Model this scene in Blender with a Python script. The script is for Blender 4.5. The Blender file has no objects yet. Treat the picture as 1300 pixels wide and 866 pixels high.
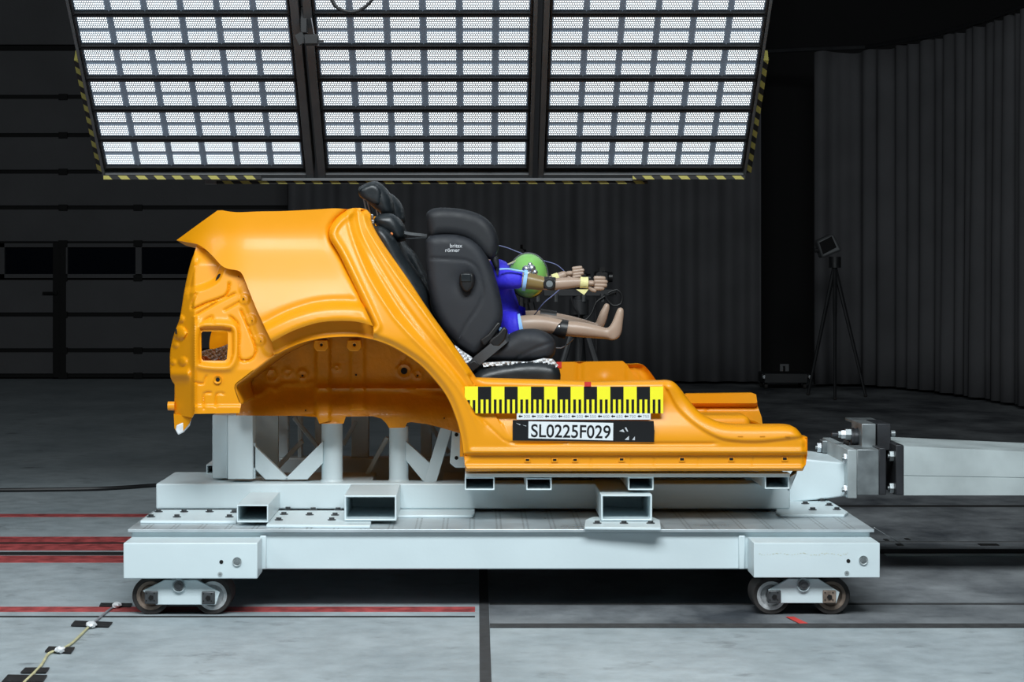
import bpy, bmesh, math, random
import numpy as np
from mathutils import Vector, Matrix
from mathutils.geometry import delaunay_2d_cdt
random.seed(7)
SC = bpy.context.scene
COL = SC.collection
# ------------------------------------------------------------------ camera
F, CX, CY, H = 2800.0, 606.0, 345.0, 1.246
cam = bpy.data.cameras.new('camera'); cam_o = bpy.data.objects.new('camera', cam); COL.objects.link(cam_o)
cam.sensor_width = 36; cam.lens = 36*F/1300
cam.shift_x = (650-CX)/1300; cam.shift_y = -(433-CY)/1300
cam_o.location = (0, 0, H); cam_o.rotation_euler = (math.pi/2, 0, 0)
cam.clip_end = 200
SC.camera = cam_o
# ------------------------------------------------------------------ world, exposure, big lamps
w = bpy.data.worlds.new('world'); SC.world = w; w.use_nodes = True
w.node_tree.nodes['Background'].inputs[0].default_value = (0.55, 0.68, 0.85, 1)
w.node_tree.nodes['Background'].inputs[1].default_value = 0.012
SC.view_settings.view_transform = 'Standard'; SC.view_settings.look = 'None'
SC.view_settings.gamma = 1; SC.view_settings.exposure = 0.0
SC.view_settings.use_curve_mapping = False
LED = 2.0          # radiance of the lamp modules
def area(name, loc, target, sx, sy, power, col):
    l = bpy.data.lights.new(name, 'AREA'); l.shape = 'RECTANGLE'; l.size = sx; l.size_y = sy
    l.energy = power; l.color = col
    o = bpy.data.objects.new(name, l); COL.objects.link(o); o.location = loc
    o.rotation_euler = (Vector(target)-Vector(loc)).to_track_quat('-Z', 'Y').to_euler()
    return o
area('hall_lamp_bank_front', (0.3, 2.8, 6.2), (0.1, 8.6, 0.7), 5.5, 2.2, 790, (0.9, 0.97, 1.0))
area('fill_lamp_left', (-5.5, 5.0, 4.8), (-0.8, 8.8, 0.6), 2.5, 2.0, 110, (0.9, 0.97, 1.0))  # unseen fill lamp added on the left

def P(u, v, Y): return Vector(((u-CX)*Y/F, Y, H-(v-CY)*Y/F))
def YF(v, z=0.0): return (H-z)*F/(v-CY)          # depth of a point at height z seen at row v
# ------------------------------------------------------------------ materials
M = {}
def mat(name, col, rough=0.5, metal=0.0, coat=0.0, var=0.0, vscale=6, bump=0.0, bscale=60, emit=0, spec=0.5):
    m = bpy.data.materials.new(name); m.use_nodes = True; nt = m.node_tree; N = nt.nodes; L = nt.links
    b = N['Principled BSDF']
    b.inputs['Base Color'].default_value = (*col, 1); b.inputs['Roughness'].default_value = rough
    b.inputs['Metallic'].default_value = metal; b.inputs['Coat Weight'].default_value = coat
    b.inputs['Coat Roughness'].default_value = 0.12
    b.inputs['Specular IOR Level'].default_value = spec
    tc = N.new('ShaderNodeTexCoord')
    if var > 0:
        n = N.new('ShaderNodeTexNoise'); n.inputs['Scale'].default_value = vscale; n.inputs['Detail'].default_value = 6
        L.new(tc.outputs['Object'], n.inputs['Vector'])
        mx = N.new('ShaderNodeMix'); mx.data_type = 'RGBA'
        mx.inputs[6].default_value = (*[c*(1-var) for c in col], 1); mx.inputs[7].default_value = (*[min(1, c*(1+var)) for c in col], 1)
        mr = N.new('ShaderNodeMapRange'); mr.inputs[1].default_value = .3; mr.inputs[2].default_value = .7
        L.new(n.outputs['Fac'], mr.inputs[0]); L.new(mr.outputs[0], mx.inputs[0]); L.new(mx.outputs[2], b.inputs['Base Color'])
        m2 = N.new('ShaderNodeMapRange'); m2.inputs[1].default_value = .3; m2.inputs[2].default_value = .7
        m2.inputs[3].default_value = max(0, rough-.06); m2.inputs[4].default_value = min(1, rough+.1)
        L.new(n.outputs['Fac'], m2.inputs[0]); L.new(m2.outputs[0], b.inputs['Roughness'])
    if bump > 0:
        n = N.new('ShaderNodeTexNoise'); n.inputs['Scale'].default_value = bscale; n.inputs['Detail'].default_value = 4
        L.new(tc.outputs['Object'], n.inputs['Vector'])
        bp = N.new('ShaderNodeBump'); bp.inputs['Strength'].default_value = bump; bp.inputs['Distance'].default_value = 0.01
        L.new(n.outputs['Fac'], bp.inputs['Height']); L.new(bp.outputs[0], b.inputs['Normal'])
    if emit:
        b.inputs['Emission Color'].default_value = (*col, 1); b.inputs['Emission Strength'].default_value = emit
    M[name] = m
    return m
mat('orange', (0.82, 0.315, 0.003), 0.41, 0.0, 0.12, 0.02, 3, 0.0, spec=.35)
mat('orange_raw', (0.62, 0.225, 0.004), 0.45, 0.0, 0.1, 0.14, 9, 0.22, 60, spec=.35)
mat('white_paint', (0.66, 0.76, 0.79), 0.38, 0.0, 0.1, 0.035, 4, 0.03, 90)
mat('deck_steel', (0.56, 0.62, 0.65), 0.32, 0.5, 0, 0.2, 5, 0.03, 80)
mat('steel', (0.30, 0.33, 0.34), 0.42, 0.8, 0, 0.25, 12, 0.04, 90)
mat('plate_steel', (0.42, 0.47, 0.48), 0.45, 0.35, 0, 0.18, 7, 0.05, 50)
mat('bright_steel', (0.62, 0.65, 0.68), 0.28, 0.9, 0, 0.1, 20)
mat('dark_steel', (0.035, 0.037, 0.042), 0.42, 0.4, 0, 0.2, 12, 0.05, 70)
mat('black_metal', (0.02, 0.021, 0.023), 0.5, 0.3, 0, 0.1, 10)
mat('bolt_steel', (0.10, 0.105, 0.11), 0.4, 0.7, 0, 0.2, 20)
mat('frame_grey', (0.13, 0.135, 0.14), 0.5, 0.4, 0, 0.1, 8)
mat('rubber', (0.025, 0.022, 0.021), 0.75, 0, 0, 0.25, 20, 0.1, 60)
mat('rim', (0.60, 0.62, 0.63), 0.5, 0.2, 0, 0.35, 30, 0.05, 60)
mat('rust', (0.26, 0.20, 0.16), 0.7, 0.3, 0, 0.4, 30, 0.1, 60)
mat('hole', (0.003, 0.003, 0.003), 0.9)
mat('seat_fabric', (0.014, 0.0165, 0.022), 0.62, 0, 0, 0.12, 30, 0.12, 500)
mat('seat_fabric_dark', (0.008, 0.0095, 0.013), 0.58, 0, 0, 0.12, 30, 0.12, 500)
mat('seat_leather', (0.012, 0.016, 0.019), 0.36, 0, 0, 0.1, 20, 0.06, 200)
mat('piping', (0.05, 0.055, 0.065), 0.5)
mat('black_plastic', (0.007, 0.007, 0.008), 0.42, 0, 0)
mat('webbing', (0.045, 0.05, 0.055), 0.6, 0, 0, 0.1, 40, 0.1, 600)
mat('blue_suit', (0.03, 0.022, 0.62), 0.6, 0, 0, 0.08, 20, 0.25, 60)
mat('light_blue', (0.28, 0.52, 0.86), 0.7)
mat('skin_vinyl', (0.36, 0.255, 0.19), 0.42, 0, 0.1, 0.06, 14)
mat('olive_vinyl', (0.22, 0.15, 0.05), 0.4, 0, 0.1)
mat('green_dome', (0.22, 0.52, 0.12), 0.3, 0, 0.4)
mat('yellow_tape', (0.75, 0.70, 0.32), 0.6, 0, 0, .05, 40, .3, 90)
mat('foil', (0.78, 0.80, 0.82), 0.35, 0.1, 0, 0.08, 30, 0.25, 45)
mat('curtain', (0.10, 0.10, 0.106), 0.9, 0, 0, 0.12, 2, 0, spec=.1)
mat('gate', (0.085, 0.085, 0.089), 0.75, 0, 0, 0.12, 1.5, 0.2, 40, spec=.2)
mat('gate_dark', (0.008, 0.008, 0.008), 0.7, spec=.2)
mat('dark_wall', (0.012, 0.012, 0.0125), 0.85, 0, 0, 0.2, 1, spec=.2)
mat('gate_glass', (0.004, 0.006, 0.010), 0.08, spec=.4)
mat('sticker_yellow', (0.95, 0.88, 0.02), 0.5)
mat('sticker_black', (0.010, 0.010, 0.011), 0.3)
mat('sticker_white', (0.78, 0.82, 0.84), 0.5)
mat('ink_grey', (0.30, 0.32, 0.34), 0.5)
mat('print_white', (0.55, 0.57, 0.60), 0.5)
mat('red_mark', (0.62, 0.035, 0.025), 0.5)
mat('red_paint', (0.36, 0.062, 0.062), 0.6, 0, 0, 0.45, 16, 0.05, 40)
mat('cable_black', (0.006, 0.006, 0.007), 0.5)
mat('cable_grey', (0.25, 0.25, 0.27), 0.5)
mat('cable_blue', (0.10, 0.12, 0.26), 0.5)
mat('cable_yellow', (0.55, 0.52, 0.30), 0.5, 0, 0, .2, 30)
mat('tape_black', (0.012, 0.012, 0.013), 0.6, 0, 0, .3, 30)
mat('groove', (0.006, 0.006, 0.006), 0.8)
mat('joint_dark', (0.035, 0.036, 0.038), 0.85, 0, 0, .4, 30)
mat('orange_scrap', (0.75, 0.22, 0.05), 0.5)
def hazard():
    m = bpy.data.materials.new('hazard_tape'); m.use_nodes = True; N = m.node_tree.nodes; L = m.node_tree.links
    b = N['Principled BSDF']; b.inputs['Roughness'].default_value = .6
    tc = N.new('ShaderNodeTexCoord'); sp = N.new('ShaderNodeSeparateXYZ'); L.new(tc.outputs['UV'], sp.inputs[0])
    a = N.new('ShaderNodeMath'); a.operation = 'ADD'; L.new(sp.outputs[0], a.inputs[0]); L.new(sp.outputs[1], a.inputs[1])
    f = N.new('ShaderNodeMath'); f.operation = 'FRACT'; L.new(a.outputs[0], f.inputs[0])
    g = N.new('ShaderNodeMath'); g.operation = 'GREATER_THAN'; g.inputs[1].default_value = .5; L.new(f.outputs[0], g.inputs[0])
    mx = N.new('ShaderNodeMix'); mx.data_type = 'RGBA'; mx.inputs[6].default_value = (.006, .006, .006, 1); mx.inputs[7].default_value = (.40, .36, .085, 1)
    L.new(g.outputs[0], mx.inputs[0]); L.new(mx.outputs[2], b.inputs['Base Color'])
    M['hazard'] = m
hazard()
def led():
    m = bpy.data.materials.new('led_module'); m.use_nodes = True; N = m.node_tree.nodes; L = m.node_tree.links
    b = N['Principled BSDF']; b.inputs['Base Color'].default_value = (.5, .55, .6, 1)
    tc = N.new('ShaderNodeTexCoord'); sp = N.new('ShaderNodeSeparateXYZ'); L.new(tc.outputs['UV'], sp.inputs[0])
    def mth(op, *a):
        n = N.new('ShaderNodeMath'); n.operation = op
        for i, x in enumerate(a):
            if isinstance(x, (int, float)): n.inputs[i].default_value = x
            else: L.new(x, n.inputs[i])
        return n.outputs[0]
    vy = mth('MULTIPLY', sp.outputs[1], 5.0); row = mth('FLOOR', vy)
    off = mth('MULTIPLY', mth('MODULO', row, 2.0), 0.5)
    vx = mth('ADD', mth('MULTIPLY', sp.outputs[0], 13.0), off)
    dx = mth('SUBTRACT', mth('FRACT', vx), .5); dy = mth('SUBTRACT', mth('FRACT', vy), .5)
    d = mth('SQRT', mth('ADD', mth('MULTIPLY', dx, dx), mth('MULTIPLY', dy, dy)))
    mr = N.new('ShaderNodeMapRange'); mr.interpolation_type = 'SMOOTHSTEP'
    mr.inputs[1].default_value = .16; mr.inputs[2].default_value = .40; mr.inputs[3].default_value = LED*1.5; mr.inputs[4].default_value = .07
    L.new(d, mr.inputs[0])
    b.inputs['Emission Color'].default_value = (.84, .94, 1.0, 1); L.new(mr.outputs[0], b.inputs['Emission Strength'])
    M['led'] = m
led()
mat('reflector_glow', (0.13, 0.165, 0.21), 0.4, emit=0.35)  # grey-blue reflector; halo of the modules put in as weak emission
def deck_mat():
    m = M['deck_steel']; N = m.node_tree.nodes; L = m.node_tree.links; b = N['Principled BSDF']
    src = b.inputs['Base Color'].links[0].from_socket
    tc = N.new('ShaderNodeTexCoord'); sp = N.new('ShaderNodeSeparateXYZ'); L.new(tc.outputs['Object'], sp.inputs[0])
    def mth(op, *a):
        n = N.new('ShaderNodeMath'); n.operation = op
        for i, x in enumerate(a):
            if isinstance(x, (int, float)): n.inputs[i].default_value = x
            else: L.new(x, n.inputs[i])
        return n.outputs[0]
    fx = mth('PINGPONG', sp.outputs[0], 0.05)      # 0..0.05, row of holes where small
    pair = mth('ABSOLUTE', mth('SUBTRACT', fx, 0.008))
    fy = mth('PINGPONG', sp.outputs[1], 0.025)
    dd = mth('SQRT', mth('ADD', mth('MULTIPLY', pair, pair), mth('MULTIPLY', mth('SUBTRACT', fy, .01), mth('SUBTRACT', fy, .01))))
    g = mth('LESS_THAN', dd, 0.004)
    mx = N.new('ShaderNodeMix'); mx.data_type = 'RGBA'; L.new(g, mx.inputs[0]); L.new(src, mx.inputs[6]); mx.inputs[7].default_value = (.03, .03, .03, 1)
    L.new(mx.outputs[2], b.inputs['Base Color'])
deck_mat()
# ------------------------------------------------------------------ mesh helpers
WL = {}     # world location of every object made
class MB:
    def __init__(s): s.v = []; s.f = []; s.uv = {}
    def add(s, vs, fs):
        n = len(s.v); s.v += [tuple(x) for x in vs]; s.f += [tuple(i+n for i in f) for f in fs]; return s
    def box(s, x0, x1, y0, y1, z0, z1):
        vs = [(x, y, z) for x in (x0, x1) for y in (y0, y1) for z in (z0, z1)]
        return s.add(vs, [(0, 1, 3, 2), (4, 6, 7, 5), (0, 4, 5, 1), (2, 3, 7, 6), (0, 2, 6, 4), (1, 5, 7, 3)])
    def pbox(s, u0, u1, v0, v1, Y0, Y1):          # box whose near face spans these photo rows at Y0
        a = P(u0, v1, Y0); b = P(u1, v0, Y0); return s.box(a.x, b.x, Y0, Y1, a.z, b.z)
    def prism(s, poly, Y0, Y1, par=True):
        a = [P(u, v, Y0) for u, v in poly]; b = [Vector((p.x, Y1, p.z)) for p in a]; n = len(a)
        return s.add(a+b, [tuple(range(n)), tuple(range(2*n-1, n-1, -1))]+[(i, (i+1) % n, (i+1) % n+n, i+n) for i in range(n)])
    def bar(s, p0, p1, wd, dp):                    # rectangular bar, wd in the x-z plane, dp in y
        p0 = Vector(p0); p1 = Vector(p1); d = (p1-p0).normalized(); up = Vector((0, 1, 0))
        sd = d.cross(up).normalized(); up = sd.cross(d)
        vs = [q+sd*a*wd/2+up*b*dp/2 for q in (p0, p1) for a in (-1, 1) for b in (-1, 1)]
        return s.add(vs, [(0, 1, 3, 2), (4, 6, 7, 5), (0, 4, 5, 1), (2, 3, 7, 6), (0, 2, 6, 4), (1, 5, 7, 3)])
    def cyl(s, p0, p1, r, n=20, r1=None):
        return s.tube([p0, p1], [r, r if r1 is None else r1], n)
    def tube(s, pts, r, n=8, cap=True):
        pts = [Vector(p) for p in pts]
        if not isinstance(r, (list, tuple)): r = [r]*len(pts)
        base = len(s.v); prev = None
        for i, p in enumerate(pts):
            t = (pts[min(i+1, len(pts)-1)]-pts[max(i-1, 0)]).normalized()
            if prev is None:
                a = Vector((0, 0, 1)) if abs(t.z) < .9 else Vector((1, 0, 0)); nx = t.cross(a).normalized()
            else: nx = (prev-t*prev.dot(t)).normalized()
            prev = nx; ny = t.cross(nx)
            for k in range(n):
                an = 2*math.pi*k/n; s.v.append(tuple(p+nx*math.cos(an)*r[i]+ny*math.sin(an)*r[i]))
        for i in range(len(pts)-1):
            for k in range(n):
                a = base+i*n+k; b = base+i*n+(k+1) % n; s.f.append((a, b, b+n, a+n))
        if cap:
            s.f.append(tuple(base+k for k in range(n-1, -1, -1))); e = base+(len(pts)-1)*n; s.f.append(tuple(e+k for k in range(n)))
        return s
    def hollow(s, u0, u1, v0, v1, Y0, Y1, t=0.006):   # open rectangular tube running in y
        a = P(u0, v1, Y0); b = P(u1, v0, Y0); x0, x1, z0, z1 = a.x, b.x, a.z, b.z
        vs = []
        for y in (Y0, Y1):
            vs += [(x0, y, z0), (x1, y, z0), (x1, y, z1), (x0, y, z1), (x0+t, y, z0+t), (x1-t, y, z0+t), (x1-t, y, z1-t), (x0+t, y, z1-t)]
        fs = []
        for i in range(4):
            j = (i+1) % 4
            fs += [(i, j, j+4, i+4), (i+8, i+12, j+12, j+8), (i, i+8, j+8, j), (i+4, j+4, j+12, i+12)]
        return s.add(vs, fs)
    def sphere(s, c, rx, ry=None, rz=None, n=12):
        ry = ry or rx; rz = rz or rx; c = Vector(c); base = len(s.v); m = n//2
        s.v.append((c.x, c.y, c.z+rz))
        for i in range(1, m):
            th = math.pi*i/m
            for k in range(n):
                a = 2*math.pi*k/n; s.v.append((c.x+rx*math.sin(th)*math.cos(a), c.y+ry*math.sin(th)*math.sin(a), c.z+rz*math.cos(th)))
        s.v.append((c.x, c.y, c.z-rz)); last = len(s.v)-1
        for k in range(n): s.f.append((base, base+1+k, base+1+(k+1) % n))
        for i in range(m-2):
            for k in range(n):
                a = base+1+i*n+k; b = base+1+i*n+(k+1) % n; s.f.append((a, a+n, b+n, b))
        q = base+1+(m-2)*n
        for k in range(n): s.f.append((q+k, last, q+(k+1) % n))
        return s
    def bolt(s, x, y, z, r=0.011, h=0.010):           # hex bolt with washer, standing on z
        s.cyl((x, y, z), (x, y, z+.003), r*1.45, 14); s.cyl((x, y, z+.003), (x, y, z+h), r, 6); return s
    def disc(s, u, v, Y, r, d=0.004, n=20):           # short cylinder facing the camera side (-y)
        c = P(u, v, Y); return s.cyl((c.x, Y+.001, c.z), (c.x, Y-d, c.z), r, n)
    def ring(s, u, v, Y, r0, r1, d=0.006, n=24):
        c = P(u, v, Y); base = len(s.v)
        for rr, y in ((r0, Y+.002), (r0, Y-d), (r1, Y-d*.4), (r1, Y+.002)):
            for k in range(n):
                a = 2*math.pi*k/n; s.v.append((c.x+rr*math.cos(a), y, c.z+rr*math.sin(a)))
        for j in range(3):
            for k in range(n):
                a = base+j*n+k; b = base+j*n+(k+1) % n; s.f.append((a, b, b+n, a+n))
        return s
    def build(s, name, m, parent=None, smooth=35, bevel=0, seg=2, sub=0, origin=None):
        me = bpy.data.meshes.new(name)
        if parent is not None: org = WL[parent]
        else: org = Vector(origin) if origin else Vector((0, 0, 0))
        me.from_pydata([(a-org.x, b-org.y, c-org.z) for a, b, c in s.v], [], s.f)
        bm = bmesh.new(); bm.from_mesh(me); bmesh.ops.recalc_face_normals(bm, faces=bm.faces); bm.to_mesh(me); bm.free()
        o = bpy.data.objects.new(name, me); COL.objects.link(o)
        if m: me.materials.append(M[m] if isinstance(m, str) else m)
        if parent is not None: o.parent = parent
        else: o.location = org
        WL[o] = org.copy()
        if smooth: me.shade_smooth(); me.set_sharp_from_angle(angle=math.radians(smooth))
        if bevel:
            b = o.modifiers.new('bevel', 'BEVEL'); b.width = bevel; b.segments = seg; b.limit_method = 'ANGLE'; b.angle_limit = math.radians(40)
            b.harden_normals = False
        if sub:
            q = o.modifiers.new('sub', 'SUBSURF'); q.levels = sub; q.render_levels = sub
        return o
def tag(o, label=None, cat=None, group=None, kind=None):
    if label: o['label'] = label
    if cat: o['category'] = cat
    if group: o['group'] = group
    if kind: o['kind'] = kind
    return o
def thing(name, loc, label, cat, group=None):
    o = bpy.data.objects.new(name, None); COL.objects.link(o); o.location = loc; WL[o] = Vector(loc); o.empty_display_size = .1
    return tag(o, label, cat, group)
def copy_tree(o, parent=None, loc=None):
    c = o.copy(); COL.objects.link(c); c.parent = parent
    if loc is not None: c.location = loc
    for ch in list(o.children): copy_tree(ch, c)
    return c
# ---- 2-D outline tools (photo pixels give the drawn shape, every sheet gets its own depth)
def spline(pts, step=6, closed=False):
    pts = [Vector((p[0], p[1])) for p in pts]; n = len(pts); out = []
    rng = range(n if closed else n-1)
    for i in rng:
        p0 = pts[(i-1) % n] if (closed or i > 0) else pts[i]; p1 = pts[i]; p2 = pts[(i+1) % n]
        p3 = pts[(i+2) % n] if (closed or i+2 < n) else p2
        k = max(1, int((p2-p1).length/step))
        for j in range(k):
            t = j/k
            out.append(0.5*((2*p1)+(p2-p0)*t+(2*p0-5*p1+4*p2-p3)*t*t+(3*p1-p0-3*p2+p3)*t**3))
    if not closed: out.append(pts[-1])
    return [(p.x, p.y) for p in out]
def lin(pts, step=6, closed=True):
    out = []; n = len(pts)
    for i in range(n if closed else n-1):
        a = pts[i]; b = pts[(i+1) % n]; k = max(1, int(math.hypot(b[0]-a[0], b[1]-a[1])/step))
        out += [(a[0]+(b[0]-a[0])*j/k, a[1]+(b[1]-a[1])*j/k) for j in range(k)]
    if not closed: out.append(pts[-1])
    return out
def seg_dist(U, V, poly, closed=False):
    """distance and sign (positive to the right of travel in image coordinates: y down)"""
    best = np.full(U.shape, 1e9); sg = np.ones(U.shape); n = len(poly)
    for i in range(n if closed else n-1):
        ax, ay = poly[i]; bx, by = poly[(i+1) % n]; dx, dy = bx-ax, by-ay; L2 = dx*dx+dy*dy+1e-12
        t = np.clip(((U-ax)*dx+(V-ay)*dy)/L2, 0, 1); qx = U-(ax+t*dx); qy = V-(ay+t*dy); d = np.hypot(qx, qy)
        cr = dx*qy-dy*qx; m = d < best-1e-9; best = np.where(m, d, best); sg = np.where(m, np.where(cr >= 0, 1, -1), sg)
    return best, sg
def inside(U, V, poly):
    r = np.zeros(U.shape, bool); n = len(poly)
    for i in range(n):
        ax, ay = poly[i]; bx, by = poly[(i+1) % n]
        if ay == by: continue
        c = ((ay > V) != (by > V)) & (U < (bx-ax)*(V-ay)/(by-ay)+ax); r ^= c
    return r
def sm(x): x = np.clip(x, 0, 1); return x*x*(3-2*x)
def tri2d(outline, holes=(), feats=(), step=4):
    us = [p[0] for p in outline]; vs = [p[1] for p in outline]
    pts = []; edges = []
    for poly, cl in [(outline, True)]+[(h, True) for h in holes]+[(f, False) for f in feats]:
        b = len(pts); pts += [Vector((x, y)) for x, y in poly]; n = len(poly)
        edges += [(b+i, b+(i+1) % n) for i in range(n if cl else n-1)]
    gu = []; gv = []; r = 0; y = min(vs)
    while y < max(vs):
        x = min(us)+(step/2 if r % 2 else 0)
        while x < max(us): gu.append(x); gv.append(y); x += step
        y += step*.866; r += 1
    gu = np.array(gu); gv = np.array(gv)
    ok = inside(gu, gv, outline) & (seg_dist(gu, gv, outline, True)[0] > step*.45)
    for h in holes: ok &= ~inside(gu, gv, h) & (seg_dist(gu, gv, h, True)[0] > step*.45)
    for f in feats: ok &= seg_dist(gu, gv, f)[0] > step*.4
    pts += [Vector((a, b)) for a, b in zip(gu[ok], gv[ok])]
    ov, oe, of, *_ = delaunay_2d_cdt(pts, edges, [], 0, 1e-4)
    tri = np.array([tuple(f) for f in of if len(f) == 3]); V = np.array([(p.x, p.y) for p in ov])
    c = V[tri].mean(1); k = inside(c[:, 0], c[:, 1], outline)
    for h in holes: k &= ~inside(c[:, 0], c[:, 1], h)
    tri = tri[k]; used = np.unique(tri); mp = -np.ones(len(V), int); mp[used] = np.arange(len(used))
    return V[used], mp[tri]
def sheet(mb, outline, depth, th=0.012, holes=(), feats=(), step=4, parY=None, mirror=None):
    """a panel: outline filled with a fine grid, front surface at depth(u,v), back th behind"""
    V, T = tri2d(outline, holes, feats, step); U_, V_ = V[:, 0], V[:, 1]
    Y = depth(U_, V_)+0*U_
    R = Y if parY is None else np.full(Y.shape, parY)
    X = (U_-CX)*R/F; Z = H-(V_-CY)*R/F; n = len(V)
    Yb = Y+th if not callable(th) else th(U_, V_, Y)
    if mirror is not None: Y = 2*mirror-Y; Yb = 2*mirror-Yb
    vs = [tuple(p) for p in zip(X, Y, Z)]+[tuple(p) for p in zip(X, Yb, Z)]
    fs = [tuple(t) for t in T]+[(t[0]+n, t[2]+n, t[1]+n) for t in T]
    cnt = {}
    for t in T:
        for a, b in ((t[0], t[1]), (t[1], t[2]), (t[2], t[0])):
            k = (min(a, b), max(a, b)); cnt[k] = cnt.get(k, [])+[(a, b)]
    for k, l in cnt.items():
        if len(l) == 1: a, b = l[0]; fs.append((b, a, a+n, b+n))
    return mb.add(vs, fs)
def puff(mb, outline, Y0, Y1, r, step=4, extra=None, parY=None):
    """upholstered block: side outline, near face Y0, far face Y1, edges rounded by r (m)"""
    py = Y0 if parY is None else parY; rp = r*F/py
    def prof(U, V):
        d, _ = seg_dist(U, V, outline, True); t = np.clip(d/rp, 0, 1); return r*(1-np.sqrt(np.clip(1-(1-t)**2, 0, 1)))
    def dep(U, V):
        o = Y0+prof(U, V)
        return o+(extra(U, V) if extra else 0)
    def bk(U, V, Y): return Y1-prof(U, V)
    return sheet(mb, outline, dep, bk, step=step, parY=py)
def text(name, body, u, v, Y, hpx, m, parent, rot=0, align='LEFT', bold=0.0, xs=1.0):
    c = bpy.data.curves.new(name, 'FONT'); c.body = body; c.size = 1; c.align_x = align; c.offset = bold; c.extrude = 0
    t = bpy.data.objects.new(name, c); COL.objects.link(t)
    dg = bpy.context.evaluated_depsgraph_get(); me = bpy.data.meshes.new_from_object(t.evaluated_get(dg))
    bpy.data.objects.remove(t); s = hpx*Y/F/0.72; p = P(u, v, Y); org = WL[parent]
    cr, sr = math.cos(rot), math.sin(rot)
    for q in me.vertices:
        x, z = q.co.x*s*xs, q.co.y*s
        q.co = (p.x-org.x+x*cr-z*sr, Y-org.y, p.z-org.z+x*sr+z*cr)
    me.materials.clear(); me.materials.append(M[m])
    o = bpy.data.objects.new(name, me); COL.objects.link(o); o.parent = parent; WL[o] = org.copy(); return o
# ================================================================== THE ROOM
def floor():
    m = bpy.data.materials.new('hall_floor'); m.use_nodes = True; nt = m.node_tree; N = nt.nodes; L = nt.links; b = N['Principled BSDF']
    tc = N.new('ShaderNodeTexCoord'); sp = N.new('ShaderNodeSeparateXYZ'); L.new(tc.outputs['Object'], sp.inputs[0])
    def mth(op, *a):
        n = N.new('ShaderNodeMath'); n.operation = op
        for i, x in enumerate(a):
            if isinstance(x, (int, float)): n.inputs[i].default_value = x
            else: L.new(x, n.inputs[i])
        return n.outputs[0]
    def noise(sc, det=8, st=(1, 1, 1)):
        mp = N.new('ShaderNodeMapping'); mp.inputs['Scale'].default_value = st; L.new(tc.outputs['Object'], mp.inputs[0])
        n = N.new('ShaderNodeTexNoise'); n.inputs['Scale'].default_value = sc; n.inputs['Detail'].default_value = det; n.inputs['Roughness'].default_value = .62
        L.new(mp.outputs[0], n.inputs['Vector']); return n.outputs['Fac']
    def ramp(f, a, bb, c0, c1):
        r = N.new('ShaderNodeMapRange'); r.inputs[1].default_value = a; r.inputs[2].default_value = bb; L.new(f, r.inputs[0])
        x = N.new('ShaderNodeMix'); x.data_type = 'RGBA'; L.new(r.outputs[0], x.inputs[0]); x.inputs[6].default_value = (*c0, 1); x.inputs[7].default_value = (*c1, 1); return x.outputs[2]
    n1 = noise(1.5, 10, (1, .55, 1)); n2 = noise(9, 8)
    conc = ramp(n1, .32, .68, (.29, .34, .365), (.43, .485, .51))
    plate = ramp(n1, .36, .66, (.055, .062, .072), (.30, .32, .335))
    # big steel floor plates lie right of the joint and behind the kerb line
    yk = YF(796); xk = P(622, 796, yk).x
    mask = mth('MULTIPLY', mth('GREATER_THAN', sp.outputs[0], xk), mth('GREATER_THAN', sp.outputs[1], yk))
    mx = N.new('ShaderNodeMix'); mx.data_type = 'RGBA'; L.new(mask, mx.inputs[0]); L.new(conc, mx.inputs[6]); L.new(plate, mx.inputs[7])
    # stains
    st = noise(4, 9, (1, 1.2, 1)); r = N.new('ShaderNodeMapRange'); r.inputs[1].default_value = .60; r.inputs[2].default_value = .72; L.new(st, r.inputs[0])
    f = mth('MULTIPLY', r.outputs[0], .6)
    m2 = N.new('ShaderNodeMix'); m2.data_type = 'RGBA'; L.new(f, m2.inputs[0]); L.new(mx.outputs[2], m2.inputs[6]); m2.inputs[7].default_value = (.09, .095, .10, 1)
    m3 = N.new('ShaderNodeMix'); m3.data_type = 'RGBA'; m3.blend_type = 'MULTIPLY'; m3.inputs[0].default_value = .5
    g = N.new('ShaderNodeMapRange'); g.inputs[1].default_value = .3; g.inputs[2].default_value = .6; g.inputs[3].default_value = .55; L.new(n2, g.inputs[0])
    L.new(m2.outputs[2], m3.inputs[6]); L.new(g.outputs[0], m3.inputs[7]); L.new(m3.outputs[2], b.inputs['Base Color'])
    rr = N.new('ShaderNodeMapRange'); rr.inputs[3].default_value = .38; rr.inputs[4].default_value = .62; L.new(n2, rr.inputs[0]); L.new(rr.outputs[0], b.inputs['Roughness'])
    b.inputs['Specular IOR Level'].default_value = .35
    bp = N.new('ShaderNodeBump'); bp.inputs['Strength'].default_value = .25; bp.inputs['Distance'].default_value = .004; L.new(noise(60, 5), bp.inputs['Height']); L.new(bp.outputs[0], b.inputs['Normal'])
    M['floor'] = m
floor()
def struct(mb, name, m, **k): o = mb.build(name, m, **k); o['kind'] = 'structure'; return o
YW = YF(481)
struct(MB().box(-14, 14, -3, YW+.4, -.2, 0), 'floor', 'floor')
struct(MB().box(-14, 14, YW, YW+.3, 0, 9), 'wall_back', 'dark_wall')
struct(MB().box(-14.3, -14, -3, YW+.3, 0, 9), 'wall_left', 'dark_wall')
struct(MB().box(14, 14.3, -3, YW+.3, 0, 9), 'wall_right', 'dark_wall')
struct(MB().box(-14.3, 14.3, -3.3, -3, 0, 9), 'wall_front', 'dark_wall')
struct(MB().box(-14.3, 14.3, -3.3, YW+.3, 9, 9.2), 'ceiling', 'dark_wall')
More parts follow.
